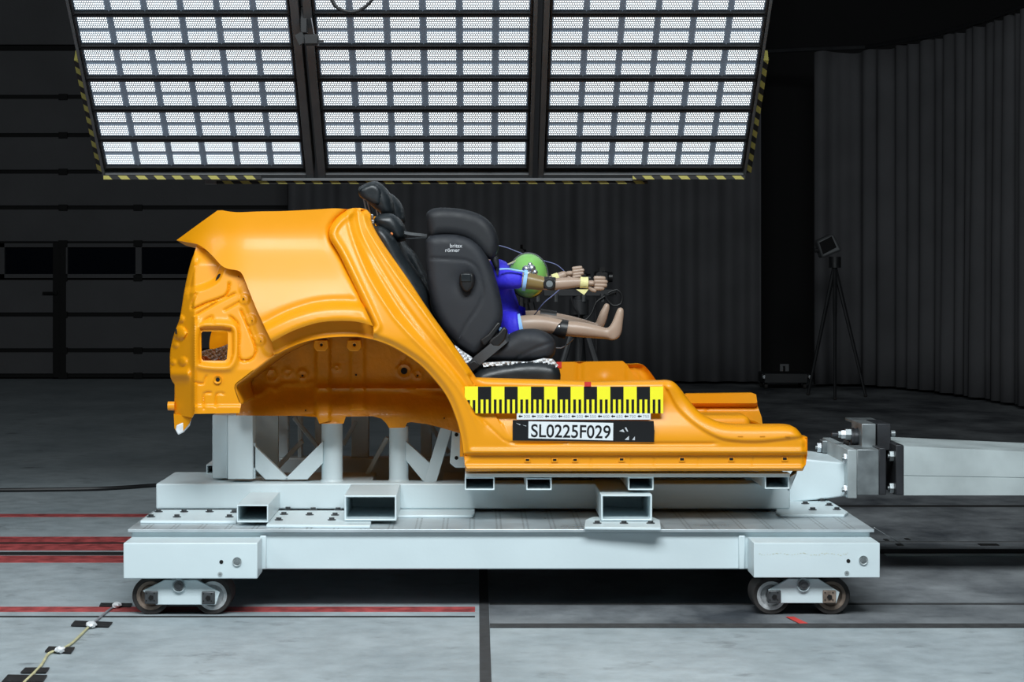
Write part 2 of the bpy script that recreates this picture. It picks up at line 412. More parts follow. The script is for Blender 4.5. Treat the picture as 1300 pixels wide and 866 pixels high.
# sectional gate on the left of the back wall
gate = MB(); rails = MB(); x0 = -13.0; x1 = P(372, 0, YW).x; yg = YW-.08
lv = [477, 445, 399.5, 353, 309, 263.5, 218, 171.6, 123, 62]
for i in range(len(lv)-1):
    if lv[i] == 353: continue
    zb = P(0, lv[i], yg).z; zt = P(0, lv[i+1], yg).z; n = 1
    gate.box(x0, x1, yg, YW-.005, zb+.022, zt-.022)
    rails.box(x0, x1, yg+.03, YW-.002, zb-.022, zb+.022)
zt = P(0, 62, yg).z; gate.box(x0, x1, yg+.01, YW-.005, zt+.05, 8.9)
g = struct(gate, 'door_1', 'gate', bevel=.008)
struct(rails, 'trim_1', 'gate_dark')
zb = P(0, 353, yg).z; zt = P(0, 309, yg).z
wf = MB(); pn = MB()
for u in (-90, 2, 74, 82, 176, 268, 360):
    x = P(u, 0, yg).x; wf.box(x-.035, x+.035, yg-.01, YW-.01, zb, zt)
wf.box(x0, x1, yg-.01, YW-.02, zt-.045, zt+.0); wf.box(x0, x1, yg-.01, YW-.02, zb+.0, zb+.045)
pn.box(x0, x1, yg+.04, yg+.05, zb, zt)
w1 = struct(wf, 'window_1', 'gate'); p1 = pn.build('window_pane', 'gate_glass', w1)
zh = P(0, 477, yg).z
dm = MB()
for u in (72, 80): x = P(u, 0, yg).x; dm.box(x-.04, x+.035, yg-.025, yg, zh-.02, P(0, 309, yg).z)
d2 = struct(dm, 'door_2', 'gate_dark')
hm = MB(); c = P(71, 372, yg-.05); hm.cyl((c.x, yg-.02, c.z), (c.x, yg-.08, c.z), .02); hm.cyl((c.x, yg-.07, c.z), (c.x-.15, yg-.07, c.z), .014)
c = P(71, 382, yg-.05); hm.cyl((c.x, yg-.02, c.z), (c.x, yg-.045, c.z), .02)
hm.build('door_handle', 'gate_dark', d2)
hg = MB()
for u in (80, 175):
    for v in lv[:9]:
        q = P(u, v, yg-.02); hg.box(q.x-.05, q.x+.05, yg-.03, yg, q.z-.035, q.z+.035)
struct(hg, 'trim_2', 'gate_dark')
# floor rails, painted stripes and joints
def strip(u0, u1, v0, v1, name, m, h=.002, x0=None, x1=None, z0=-.001):
    ya, yb = YF(v1), YF(v0); mb = MB()
    mb.box(P(u0, v1, ya).x if x0 is None else x0, P(u1, v1, ya).x if x1 is None else x1, ya, yb, z0, h)
    return struct(mb, name, m)
strip(0, 600, 653, 656.5, 'trim_3', 'red_paint', x0=-9)
strip(0, 600, 682, 689, 'trim_4', 'red_paint', x0=-9)
strip(0, 600, 689, 691, 'trim_5', 'groove', .0015, x0=-9)
strip(0, 600, 691, 699, 'trim_6', 'red_paint', x0=-9)
strip(0, 600, 701.5, 705, 'trim_7', 'groove', .0025, x0=-9)
strip(0, 600, 706, 714.5, 'trim_8', 'red_paint', x0=-9)
strip(0, 603, 771, 777, 'trim_9', 'red_paint', x0=-9)
strip(0, 603, 782.5, 784, 'trim_10', 'groove', .0015, x0=-9)
strip(622, 600, 698, 703, 'trim_11', 'groove', .003, x1=9, x0=P(640, 700, YF(700)).x)
strip(622, 600, 642, 644, 'trim_12', 'groove', .003, x1=9, x0=P(640, 700, YF(700)).x)
strip(622, 600, 793, 797.5, 'trim_13', 'joint_dark', .004, x1=9)
strip(622, 600, 766, 768, 'trim_14', 'joint_dark', .0015, x1=9)
ya, yb = YF(990), YF(700)
struct(MB().box(P(609, 866, YF(866)).x, P(624, 866, YF(866)).x, ya, yb, -.001, .003), 'trim_15', 'joint_dark')
strip(0, 600, 688, 689.3, 'trim_16', 'frame_grey', .004, x0=P(1117, 700, YF(700)).x, x1=9)
strip(0, 600, 704, 707, 'trim_17', 'plate_steel', .004, x0=P(1117, 700, YF(700)).x, x1=9)
mk = MB(); y = YF(788); p = P(1008, 0, y); mk.add([(p.x-.02, YF(784), .003), (p.x+.01, YF(784), .003), (p.x+.04, YF(793), .003), (p.x+.008, YF(793), .003)], [(0, 1, 2, 3)])
tag(mk.build('paint_mark', 'red_mark'), 'small red paint mark on the floor below the right wheels', 'paint mark')
sl = MB()
for u, v, L_ in ((1255, 692, 24), (1125, 686, 5), (1152, 685, 5), (1142, 692, 8)):
    y = YF(v); x = P(u, v, y).x; sl.box(x-L_/2*y/F, x+L_/2*y/F, y-.03, y+.03, -.001, .0035)
struct(sl, 'trim_18', 'groove')
# ---- curtains
def curtain(path, ztop, zbot, name, label, amp=.05, wave=.27, top_fn=None):
    # path: list of (x,y); pleats perpendicular to it
    pts = spline(path, .03); acc = 0; mb = MB(); cols = []; prev = pts[0]
    rnd = random.Random(len(path)*3+int(path[0][0]*10)); ph = 0
    for i, p in enumerate(pts):
        acc = math.hypot(p[0]-prev[0], p[1]-prev[1]); prev = p
        ph += acc/wave*2*math.pi*(0.75+.5*rnd.random())
        q = pts[min(i+1, len(pts)-1)]; o = pts[max(i-1, 0)]; t = Vector((q[0]-o[0], q[1]-o[1])).normalized(); nrm = Vector((t.y, -t.x))
        k = math.sin(ph)*amp+math.sin(ph*.37+1)*amp*.6
        cols.append((p, nrm, k))
    rows = 9; n = len(cols)
    for r in range(rows):
        f = r/(rows-1)
        for i, (p, nn, k) in enumerate(cols):
            a = k*(0.55+.5*f+.12*math.sin(i*.05+f*3)); z = ztop+(zbot-ztop)*f
            if r == 0: z += .015*math.sin(i*.35)
            mb.v.append((p[0]+nn.x*a, p[1]+nn.y*a, z))
    for r in range(rows-1):
        for i in range(n-1): a = r*n+i; mb.f.append((a, a+1, a+1+n, a+n))
    o = mb.build(name, 'curtain', smooth=70); tag(o, label, 'curtain'); s = o.modifiers.new('thick', 'SOLIDIFY'); s.thickness = .006
    return o
def pc(u, Y): return (P(u, 0, Y).x, Y)
curtain([pc(366, 24.6), pc(560, 24.5), pc(780, 24.5), pc(966, 24.4)], 6.4, .03, 'curtain', 'long dark pleated curtain hanging behind the car body and dummy')
rc = [pc(1034, 23.9), pc(1100, 23.7), pc(1180, 22.6), pc(1250, 21.2), pc(1310, 19.8), pc(1360, 18.4)]
curtain(rc, 3.62, .03, 'curtain', 'curved dark pleated curtain hanging at the right behind the tripod')
tr = MB(); tr.tube([(x, y, 3.66) for x, y in [pc(960, 24.2)]+rc], .025, 8)
for i in range(60):
    pass
o = tr.build('curtain_rail', 'black_metal'); tag(o, 'thin dark rail carrying the curved curtain at the right', 'rail')
# small wall box and dark cabinet between the curtains
wb = MB(); a = P(990, 474, YW-.06); b = P(1002, 462, YW-.06); wb.box(a.x, b.x, YW-.06, YW, a.z, b.z)
o = wb.build('wall_switch_box', 'frame_grey', bevel=.006, origin=(0, 0, 0)); tag(o, 'small grey switch box on the dark wall between the two curtains', 'switch box')
mb = MB(); q = P(995.5, 468, YW-.065); mb.box(q.x-.012, q.x+.012, YW-.07, YW-.058, q.z-.03, q.z+.03)
mb.build('switch', 'hole', o)
eq = thing('equipment_trolley', (P(998, 500, 24).x, 23.7, 0), 'low black equipment trolley standing on the floor between the curtains', 'trolley')
a = P(970, 490, 23.4); b = P(1026, 474, 23.4)
MB().box(a.x, b.x, 23.4, 23.9, .06, b.z).build('cabinet', 'black_metal', eq, bevel=.01)
for uu in (969, 1027):
    q = P(uu, 480, 23.38); MB().tube([(q.x, 23.42, .12), (q.x, 23.32, .14), (q.x, 23.32, b.z-.04), (q.x, 23.42, b.z-.02)], .012).build('handle', 'bright_steel', eq)
for sx in (.06, .94):
    for yy in (23.47, 23.83):
        x = a.x+(b.x-a.x)*sx; MB().cyl((x-.015, yy, .03), (x+.015, yy, .03), .03, 16).build('caster', 'rubber', eq)
# ================================================================== LAMP BANK
C_, S_ = .797, .604; YB0 = 10.5; ZB0 = H+121*YB0/F
def B(x, a, n=0.0): return Vector((x, YB0-C_*a-S_*n, ZB0+S_*a-C_*n))    # n: distance out of the lit face
def bquad(mb, x0, x1, a0, a1, n0, n1):
    vs = [B(x, a, n) for x in (x0, x1) for a in (a0, a1) for n in (n0, n1)]
    mb.add(vs, [(0, 1, 3, 2), (4, 6, 7, 5), (0, 4, 5, 1), (2, 3, 7, 6), (0, 2, 6, 4), (1, 5, 7, 3)])
def bx(u, v=224): return (u-CX)*YB0/F
PITCH = .2096; A0 = .0609; NROW = 19; ATOP = A0+PITCH*NROW+.05
def uvface(me_o, n):
    me = me_o.data; uvl = me.uv_layers.new(name='UVMap')
    return uvl
def module_mesh(w, h):
    me = bpy.data.meshes.new('led_module')
    me.from_pydata([tuple(B(0, 0)*0+Vector((-w/2, C_*h/2, -S_*h/2))), tuple(Vector((w/2, C_*h/2, -S_*h/2))), tuple(Vector((w/2, -C_*h/2, S_*h/2))), tuple(Vector((-w/2, -C_*h/2, S_*h/2)))], [], [(0, 3, 2, 1)])
    u = me.uv_layers.new(name='UVMap'); uvs = {0: (0, 0), 1: (1, 0), 2: (1, 1), 3: (0, 1)}
    for l in me.loops: u.data[l.index].uv = uvs[l.vertex_index]
    me.materials.append(M['led'])
    # ensure the lit side faces down and toward the sled
    me.update()
    return me
MODM = module_mesh(.128, .070)
for name, ul, ut0, ut1, ur, lab in (('lamp_bank', 131, 135.5, 388, 399, 'leftmost of the three glowing LED lamp banks above the car body'),
                     ('lamp_bank', 404, 415, 670, 676, 'middle of the three glowing LED lamp banks above the car body'),
                     ('lamp_bank', 683, 691, 942, 946.5, 'rightmost of the three glowing LED lamp banks above the car body')):
    xl, xr = bx(ul), bx(ur); root = thing(name, B((xl+xr)/2, 0), lab, 'lamp', 'LED lamp banks over the sled')
    fr = MB(); t = .042
    tl, tr_ = bx(ut0)-xl-.004, xr-bx(ut1)-.004
    bquad(fr, xl, xl+tl, 0, ATOP, -.10, .012); bquad(fr, xr-tr_, xr, 0, ATOP, -.10, .012)
    bquad(fr, xl+tl, xr-tr_, -.0, .028, -.10, .012); bquad(fr, xl+tl, xr-tr_, ATOP-.04, ATOP, -.10, .012)
    fr.build('frame', 'frame_grey', root, bevel=.002)
    for a in (1.7, ATOP-.3):
        for x in (xl+.15, xr-.15): t0 = B(x, a, -.12); MB().cyl(t0, (t0.x, t0.y, 8.99), .02, 8).build('hanging_rod', 'black_metal', root)
    bk = MB(); bquad(bk, xl+tl, xr-tr_, .03, ATOP-.04, -.12, -.07); bk.build('back_panel', 'black_metal', root)
    xi0, xi1 = bx(ut0), bx(ut1); cw = (xi1-xi0)/6
    for r in range(NROW):
        a0 = A0+PITCH*r; vis = r < 6
        tray = MB(); e = .007
        bquad(tray, xi0, xi1, a0+.004, a0+PITCH-.004, -.06, -.012)
        for (p0, p1, q0, q1) in ((xi0, xi1, a0+.004, a0+.011), (xi0, xi1, a0+PITCH-.014, a0+PITCH-.004), (xi0, xi0+.008, a0, a0+PITCH-.004), (xi1-.008, xi1, a0, a0+PITCH-.004)):
            bquad(tray, p0, p1, q0, q1, -.03, .006)
        lt = tray.build('lamp_unit', 'black_metal', root)
        ln = MB(); bquad(ln, xi0+.01, xi1-.01, a0+.013, a0+PITCH-.016, -.013, -.010)
        for c in range(1, 6): bquad(ln, xi0+cw*c-.002, xi0+cw*c+.002, a0+.013, a0+PITCH-.016, -.012, -.004)
        ln.build('reflector_plate', 'reflector_glow', lt)  # reflector between the modules, made to glow itself
        for c in range(6):
            for k in range(2):
                ctr = B(xi0+cw*(c+.5), a0+PITCH*(.275+.44*k)+.002, -.004)
                m_ = bpy.data.objects.new('led_module', MODM); COL.objects.link(m_); m_.parent = lt; m_.location = ctr-WL[lt]; WL[m_] = ctr
# hazard-taped guard rails round the bank
def hz(name, p0, p1, wdir, wd, dp, label, pitch=.085):
    p0 = Vector(p0); p1 = Vector(p1); d = (p1-p0).normalized(); wv = Vector(wdir).normalized(); nv = d.cross(wv).normalized()
    vs = [q+wv*a*wd/2+nv*b*dp/2 for q in (p0, p1) for a in (-1, 1) for b in (-1, 1)]
    mb = MB(); mb.add(vs, [(0, 1, 3, 2), (4, 6, 7, 5), (0, 4, 5, 1), (2, 3, 7, 6), (0, 2, 6, 4), (1, 5, 7, 3)])
    o = mb.build(name, 'hazard', smooth=0, origin=tuple((p0+p1)/2)); me = o.data; u = me.uv_layers.new(name='UVMap'); c = (p0+p1)/2
    for l in me.loops:
        q = me.vertices[l.vertex_index].co; u.data[l.index].uv = (q.dot(d)/pitch, q.dot(wv)/(pitch*1.0))
    tag(o, label, 'guard rail'); return o
hz('guard_rail', P(132, 225.5, 10.44), P(332, 225.5, 10.44), (0, 0, 1), .018, .03, 'yellow and black striped guard rail under the leftmost lamp bank')
hz('guard_rail', P(266, 231, 10.5), P(822, 231, 10.5), (0, 0, 1), .019, .03, 'longest yellow and black striped guard rail, below all three lamp banks')
hz('guard_rail', P(803, 225.5, 10.44), P(945, 225.5, 10.44), (0, 0, 1), .017, .03, 'yellow and black striped guard rail under the rightmost lamp bank')
hz('guard_rail', B(bx(131)-.016, -.01, -.06), B(bx(131)-.016, .78, -.06), (1, 0, 0), .028, .06, 'yellow and black striped guard rail up the left side of the lamp banks')
hz('guard_rail', B(bx(946.5)+.016, -.01, -.06), B(bx(946.5)+.016, .78, -.06), (1, 0, 0), .028, .06, 'yellow and black striped guard rail up the right side of the lamp banks')
# carrier beam over the second rail and gantry legs out of view keep the bank up
cb = MB(); a = P(262, 228, 10.49); b = P(822, 228, 10.49); cb.bar(a, b, .012, .05)
q = P(270, 229, 10.49); cb.box(q.x-.035, q.x+.02, 10.47, 10.5, q.z-.02, q.z+.012)
tag(cb.build('carrier_rail', 'frame_grey', origin=(0, 0, 0)), 'thin grey rail just above the long striped guard rail', 'rail')
for x in (bx(133), bx(945)):
    pass
# clamp and cables at the top between the left and middle banks
cl = thing('camera_clamp', P(392, 45, 9.6), 'black clamp with small camera between the left and middle lamp banks', 'clamp')
YC = 9.62
MB().pbox(381, 390, 8, 42, YC, YC+.05).build('bracket', 'black_plastic', cl, bevel=.004)
MB().pbox(386, 404, 43, 56, YC-.02, YC+.05).build('camera_body', 'black_plastic', cl, bevel=.004)
MB().prism([(374, 45), (383, 40), (390, 52), (380, 57)], YC, YC+.03).build('jaw', 'black_plastic', cl)
MB().pbox(400, 411, 51, 54, YC, YC+.01).build('lever', 'black_plastic', cl)
MB().tube([P(384, 10, YC), P(395, 22, YC), P(399, 44, YC)], .002, 6).build('wire', 'cable_grey', cl)
o = MB().tube([P(x, y, 9.5) for x, y in spline([(418, -8), (426, 8), (438, 14), (450, 15), (462, 10), (472, 0), (476, -10)], 4)], .0075, 8).build('hanging_cable', 'cable_black', origin=(0, 0, 0))
tag(o, 'thick black cable loop hanging before the middle lamp bank', 'cable')
# ================================================================== SLED
sled = thing('test_sled', (0.08, 8.8, 0), 'long pale grey four-bogie crash test sled carrying the orange car body', 'sled')
YS = 8.12; YSB = 9.58; ZD = .300
xa, xb = P(162, 0, 8.1).x, P(1110, 0, 8.1).x
dk = MB().box(xa, xb, 8.1, YSB+.02, ZD-.012, ZD).build('deck_plate', 'deck_steel', sled, bevel=.002)
zbm = P(0, 723, YS).z
for nm, y0, y1 in (('near', YS, YS+.2), ('far', YSB-.2, YSB)):
    MB().box(xa+.01, xb-.012, y0, y1, zbm, ZD-.0125).build('side_beam', 'white_paint', sled, bevel=.005)
for x in (xa+.01, -.3, .6, xb-.13):
    MB().box(x, x+.11, YS+.2, YSB-.2, zbm+.02, ZD-.0125).build('cross_beam', 'white_paint', sled, bevel=.004)
YBX = 7.94
def wheelbox(u0, u1, v0, v1, fu, near=True):
    Y0 = YBX
    a = P(u0, v1, Y0); b = P(u1, v0, Y0)
    m = 8.85
    def yy(y): return y if near else 2*m-y
    mb = MB().box(a.x, b.x, min(yy(Y0), yy(YS-.001)), max(yy(Y0), yy(YS-.001)), a.z, b.z)
    mb.box(a.x+.01, b.x-.01, min(yy(YS-.002), yy(YS+.12)), max(yy(YS-.002), yy(YS+.12)), a.z, zbm-.001)
    o = mb.build('wheel_box', 'white_paint', sled, bevel=.014, seg=4)
    if near:
        s = MB().pbox(*fu, 680, 723, YS-.012, YS); s.build('end_plate', 'white_paint', sled, bevel=.004)
    return o
wheelbox(156.5, 327, 689.5, 735, (330, 338)); wheelbox(957, 1117, 689.5, 733.5, (938, 946))
wheelbox(156.5, 327, 689.5, 735, None, False); wheelbox(957, 1117, 689.5, 733.5, None, False)
bl = MB(); hl = MB()
for u, v in ((301, 713), (1096, 711)):
    MB().ring(u, v, YBX-.001, .016, .011, .006).disc(u, v, YBX-.001, .0155, .002).build('bolt_head', 'plate_steel', sled)
    MB().disc(u, v, YBX-.001, .011, .007, 6).disc(u, v, YBX-.001, .004, .009).build('bolt_head', 'steel', sled)
for u, v in ((281, 713.5), (1077, 712.3)): MB().disc(u, v, (YBX-.0005), .007, .0012).build('bolt_hole', 'hole', sled)
for u, v in ((279.5, 729), (1075, 727.5)):
    MB().disc(u, v, (YBX-.0005), .0085, .002).build('screw_plug', 'plate_steel', sled); MB().disc(u, v, (YBX-.0005), .004, .003).build('screw_plug', 'steel', sled)
# scuff of yellow crayon on the right box
sc = MB(); 
for k in range(34):
    u = 964+k*3.4+random.uniform(-1, 1); v = 704+1.2*math.sin(k*.7)+random.uniform(-.8, .8); L_ = random.uniform(.5, 2.6)
    p = P(u, v, (YBX-.0005)); d = L_*8.02/F; sc.add([(p.x, (YBX-.0008), p.z), (p.x+d, (YBX-.0008), p.z+.0005), (p.x+d, (YBX-.0008), p.z+.0018), (p.x, (YBX-.0008), p.z+.0014)], [(0, 1, 2, 3)])
sc.build('crayon_mark', 'cable_yellow', sled)
# bogies
def wheel(cx, cy, cz, rimmat, parent):
    R = .0685; W = .15
    def lathe(prof, n=40):
        mb = MB(); base = 0
        for (r, y) in prof:
            for k in range(n):
                a = 2*math.pi*k/n; mb.v.append((cx+r*math.cos(a), cy+y, cz+r*math.sin(a)))
        for j in range(len(prof)-1):
            for k in range(n):
                a = j*n+k; b = j*n+(k+1) % n; mb.f.append((a, b, b+n, a+n))
        return mb
    ty = lathe([(.050, .006), (.054, 0), (R-.003, 0), (R, .004), (R, W-.004), (R-.003, W), (.05, W), (.050, .006)]).build('tyre', 'rubber', parent)
    lathe([(.0, .014), (.018, .014), (.020, .010), (.036, .012), (.040, .002), (.0495, .0), (.0525, .001), (.0525, .004), (.0498, .012), (.0498, W-.01), (0, W-.01)]).build('rim', rimmat, parent)
def bogie(cu, poly, boss, axles, wheels, rims):
    Y0 = 7.99
    bo = MB().prism(poly, Y0, Y0+.016).build('bogie', 'white_paint', sled, bevel=.002)
    p = P(boss[0], boss[1], Y0)
    MB().ring(boss[0], boss[1], Y0, .024, .018, .012).disc(boss[0], boss[1], Y0, .0235, .004).build('pivot_boss', 'white_paint', bo)
    MB().disc(boss[0], boss[1], Y0, .0165, .016, 24).disc(boss[0], boss[1], Y0, .008, .02, 12).build('pivot_pin', 'bolt_steel', bo)
    for (u0, u1, v0, v1), m_ in axles:
        b = MB().pbox(u0, u1, v0, v1, Y0-.012, Y0+.03); k = MB()
        b.build('axle_box', m_, bo, bevel=.003)
        for du, dv in ((2.5, 2.5), (13, 2.5), (2.5, 13), (13, 13)): k.disc(u0+du*.95, v0+dv*.9, Y0-.0125, .0022, .003, 8)
        k.disc((u0+u1)/2, (v0+v1)/2, Y0-.0125, .010, .004, 5); k.build('axle_bolt', 'hole', bo)
    for (u, v), rm in zip(wheels, rims):
        q = P(u, v, Y0+.03); wheel(q.x, Y0+.022, .0685, rm, bo)
    # inner side plate and far bogie
    MB().prism([(a, b) for a, b in poly], Y0+.215, Y0+.23).build('side_plate', 'white_paint', bo)
    MB().cyl((p.x, Y0, p.z), (p.x, Y0+.23, p.z), .012).build('pivot_shaft', 'steel', bo)
    return bo
b1 = bogie(227, [(209, 736.5), (250, 736.5), (279, 752), (274, 768), (198, 768), (181, 750)], (227.5, 743), [((183.5, 200, 751, 767), 'bolt_steel'), ((256, 272.5, 751.5, 767.5), 'bolt_steel')], [(192, 757), (270, 757)], ['rust', 'rim'])
b2 = bogie(1019, [(1001, 735), (1039, 735), (1066, 752), (1062, 766), (991, 766), (975, 749.5)], (1019.5, 742), [((975, 991.5, 750, 766), 'bolt_steel'), ((1045, 1061.5, 750, 766), 'rust')], [(979, 757), (1055, 757)], ['rim', 'rust'])
for b in (b1, b2):                       # the far pair
    c = copy_tree(b, sled); c.location = (0, 1.32, 0)
# mounting frame ---------------------------------------------------------------
fr = thing('mounting_frame', (0.05, 9.1, ZD), 'pale grey welded support frame bolted on the sled under the car body', 'frame')
YBm = 8.68; ZB_ = P(0, 614, YBm).z
MB().box(P(198, 0, YBm).x, P(1003, 0, YBm).x, YBm, YBm+.14, ZD+.012, ZB_).build('long_beam', 'white_paint', fr, bevel=.006)
MB().box(P(340, 0, 9.42).x, P(1003, 0, YBm).x, 9.42, 9.54, ZD+.012, .45).build('long_beam', 'white_paint', fr, bevel=.006)
MB().box(P(198, 0, YBm).x, P(470, 0, YBm).x, YBm+.14, 9.2, ZD+.05, ZB_-.002).build('cross_beam', 'white_paint', fr, bevel=.006)
for u in (560, 760, 960): MB().box(P(u, 0, YBm).x, P(u, 0, YBm).x+.1, YBm+.14, 9.42, ZD+.012, ZB_-.02).build('cross_beam', 'white_paint', fr, bevel=.004)
def floorplate(poly, z, th, name):         # poly in photo px of a horizontal plate
    pts = []
    for u, v in poly:
        Y = YF(v, z); pts.append(((u-CX)*Y/F, Y))
    mb = MB(); n = len(pts); mb.add([(x, y, z) for x, y in pts]+[(x, y, z-th) for x, y in pts], [tuple(range(n)), tuple(range(2*n-1, n-1, -1))]+[(i, (i+1) % n, (i+1) % n+n, i+n) for i in range(n)])
    return mb.build(name, 'white_paint', fr, bevel=.003)
ZP = ZD+.0115
floorplate([(178, 661), (300, 661.5), (306, 647), (199, 647)], ZP, .011, 'foot_plate')
floorplate([(338, 666), (470, 667), (474, 648), (350, 648)], ZP, .011, 'foot_plate')
floorplate([(498, 654), (600, 654), (603, 651), (603, 646), (500, 646)], ZP, .011, 'foot_plate')
floorplate([(742, 669), (839, 670), (838, 660), (828, 656), (752, 656), (743, 660)], ZP, .011, 'foot_plate')
floorplate([(985, 650), (990, 653), (1072, 653), (1077, 650), (1035, 625), (990, 625)], ZP, .011, 'foot_plate')
bolts = []
for x, y in ((190, 398), (290, 398), (390, 398), (487, 400), (160, 418), (262, 418), (468, 418), (698, 388), (797, 390), (895, 390), (682, 408), (783, 410), (883, 411), (662, 430), (870, 430)):
    bolts.append((140+x/3.094, 520+y/3.094))
for x, y in ((105, 528), (220, 525), (137, 540), (257, 547), (172, 562), (295, 570), (210, 593), (335, 592)): bolts.append((980+x/4.0625, 500+y/4.0625))
for x, y in ((172, 302), (272, 302), (372, 302)): bolts.append((700+x/2.954, 561+y/2.954))
for u, v in bolts:
    v += 1.5; Y = YF(v, ZP); x = (u-CX)*Y/F; MB().bolt(x, Y, ZP).build('bolt', 'bolt_steel', fr)
MB().hollow(300.5, 340.5, 641, 663.5, 8.2, YBm, .005).build('rectangular_tube', 'white_paint', fr, bevel=.002)
MB().hollow(437, 503.5, 629, 661.5, 8.25, YBm, .007).build('rectangular_tube', 'white_paint', fr, bevel=.003)
MB().hollow(763, 828, 628, 661.5, 8.25, YBm, .007).build('rectangular_tube', 'white_paint', fr, bevel=.003)
for u0, u1, v0, v1 in ((590, 628, 606, 622.5), (668, 700.5, 607, 622.5), (797.5, 830, 605.7, 622.5), (971, 1002.5, 604, 621)):
    MB().hollow(u0, u1, v0, v1, 8.30, 9.75, .005).build('support_tube', 'white_paint', fr, bevel=.002)
MB().pbox(590.5, 1003, 601, 606, 8.29, 8.36).build('sill_rail', 'white_paint', fr, bevel=.002)
MB().prism([(1003, 606), (1012, 600), (1014, 592), (1002, 624)], 8.32, 8.36).build('gusset', 'white_paint', fr)
# uprights
ztop = .66
def post(u0, u1, vb, vt, Y0, Y1, nm='post'):
    return MB().pbox(u0, u1, vt, vb, Y0, Y1).build(nm, 'white_paint', fr, bevel=.003)
post(289, 321, 608.5, 527, 8.72, 8.84); post(269.5, 289, 607.5, 527, 8.80, 9.05)
MB().pbox(321, 324, 563, 607.5, 8.76, 8.8).build('weld_plate', 'white_paint', fr)
for u0, u1, vt in ((408, 435, 536), (494, 518.5, 541)):
    a = P((u0+u1)/2, 611, 8.8); r = (u1-u0)/2*8.8/F; MB().cyl((a.x, 8.8, ZB_-.0), (a.x, 8.8, P(0, vt, 8.8).z), r, 32).build('round_column', 'white_paint', fr)
    MB().cyl((a.x, 8.8, ZB_-.001), (a.x, 8.8, ZB_+.006), r+.005, 32, r+.001).build('weld_ring', 'white_paint', fr)
def brace(a, b, w, Y, dp=.05, m='white_paint', nm='brace'):
    return MB().bar(P(*a, Y), P(*b, Y), w*Y/F, dp).build(nm, m, fr, bevel=.003)
def bpr(poly, Y0, Y1, nm='brace'): return MB().prism(poly, Y0, Y1).build(nm, 'white_paint', fr, bevel=.002)
bpr([(318, 561), (318, 590), (337, 609), (367, 609)], 8.76, 8.80); bpr([(410, 560), (410, 588), (390, 609), (361, 609)], 8.76, 8.80)
bpr([(515, 560), (515, 584), (537, 611), (545, 611), (552, 594)], 8.77, 8.81); bpr([(559, 543), (574, 545), (554, 612), (538, 612)], 8.76, 8.86)
MB().pbox(322, 353, 527, 603, 9.05, 9.09).build('web_plate', 'white_paint', fr)
MB().hollow(262, 272, 590, 602, 9.1, 9.35, .004).build('small_tube', 'white_paint', fr)
MB().prism([(574, 547), (592, 547), (592, 594), (578, 594), (571, 588)], 8.7, 8.712).build('gusset', 'white_paint', fr, bevel=.002)
for v in (552, 581.5): MB().disc(579.5, v, 8.6995, .0075, .001).build('bolt_hole', 'hole', fr)
# far side of the frame
for u0, u1 in ((352, 366), (446, 468), (534, 548), (378, 383)):
    vb = 345+(H-.45)*F/9.45; post(u0, u1, vb, 522, 9.45, 9.53)
brace((373, 530), (404, 568), 5, 9.45, .03); brace((404, 572), (404, 530), 8, 9.47, .03); brace((436, 565), (452, 535), 5, 9.45, .03)
brace((492, 555), (466, 603), 6, 9.1, .03); brace((540, 530), (570, 575), 5, 9.45, .03); brace((346, 600), (384, 560), 6, 9.2, .04)
# nose beam of the sled and the coupling ------------------------------------------------------
nb = MB(); Y0, Y1 = 8.98, 9.5
nb.prism([(985, 640), (985, 596), (1022, 583), (1075, 588), (1078, 630), (1043, 634)], Y0, Y1)
nb.build('nose_beam', 'white_paint', sled, bevel=.006)
cp = thing('pull_coupling', (P(1110, 0, 9).x, 9.15, 0.34), 'dark steel clamp coupling between the sled nose and the galvanised beam', 'coupling')
def cpb(nm, u0, u1, v0, v1, Y0, Y1, m, **k): return MB().pbox(u0, u1, v0, v1, Y0, Y1).build(nm, m, cp, bevel=k.get('bevel', .003))
cpb('end_plate', 1076, 1088, 571, 633, 8.9, 9.55, 'plate_steel')
cpb('clamp_block', 1088, 1116, 570.5, 629, 8.9, 9.12, 'steel')
cpb('back_plate', 1116, 1125, 569, 628.5, 8.9, 9.55, 'dark_steel')
cpb('flange_plate', 1137.5, 1147, 565, 628.5, 8.9, 9.55, 'dark_steel')
cpb('spacer', 1125, 1137.5, 575, 622, 9.1, 9.4, 'black_metal')
cpb('top_block', 1094, 1112, 538, 572, 9.05, 9.3, 'steel'); cpb('top_block', 1114, 1131, 538, 572, 9.04, 9.3, 'dark_steel'); cpb('top_plate', 1088, 1122, 536, 540, 9.2, 9.5, 'steel')
cpb('side_bar', 1044, 1060, 559.5, 575, 9.42, 9.5, 'steel'); cpb('side_bar', 1060, 1090, 563, 569, 9.4, 9.5, 'steel'); cpb('side_bar', 1066, 1080, 568, 583, 9.2, 9.5, 'steel')
cpb('side_bar', 1078, 1092, 560, 571, 9.15, 9.3, 'dark_steel')
yy = 9.15
def hcyl(nm, u0, u1, v, r, m, Y=yy, n=24):
    a = P(u0, v, Y); b = P(u1, v, Y); MB().cyl(a, b, r, n).build(nm, m, cp)
hcyl('bushing', 1080, 1094, 555, .036, 'dark_steel'); hcyl('bushing', 1082, 1084, 555, .039, 'black_metal'); hcyl('bushing', 1088, 1090, 555, .039, 'black_metal')
hcyl('nut', 1073, 1080, 551.5, .025, 'steel', n=6); hcyl('nut', 1067.5, 1073, 551.5, .019, 'bright_steel', n=6); hcyl('threaded_rod', 1056, 1136, 551.5, .009, 'dark_steel'); hcyl('nut', 1064, 1068, 551.5, .015, 'steel', n=6); hcyl('nut', 1131, 1136, 550.5, .014, 'steel')
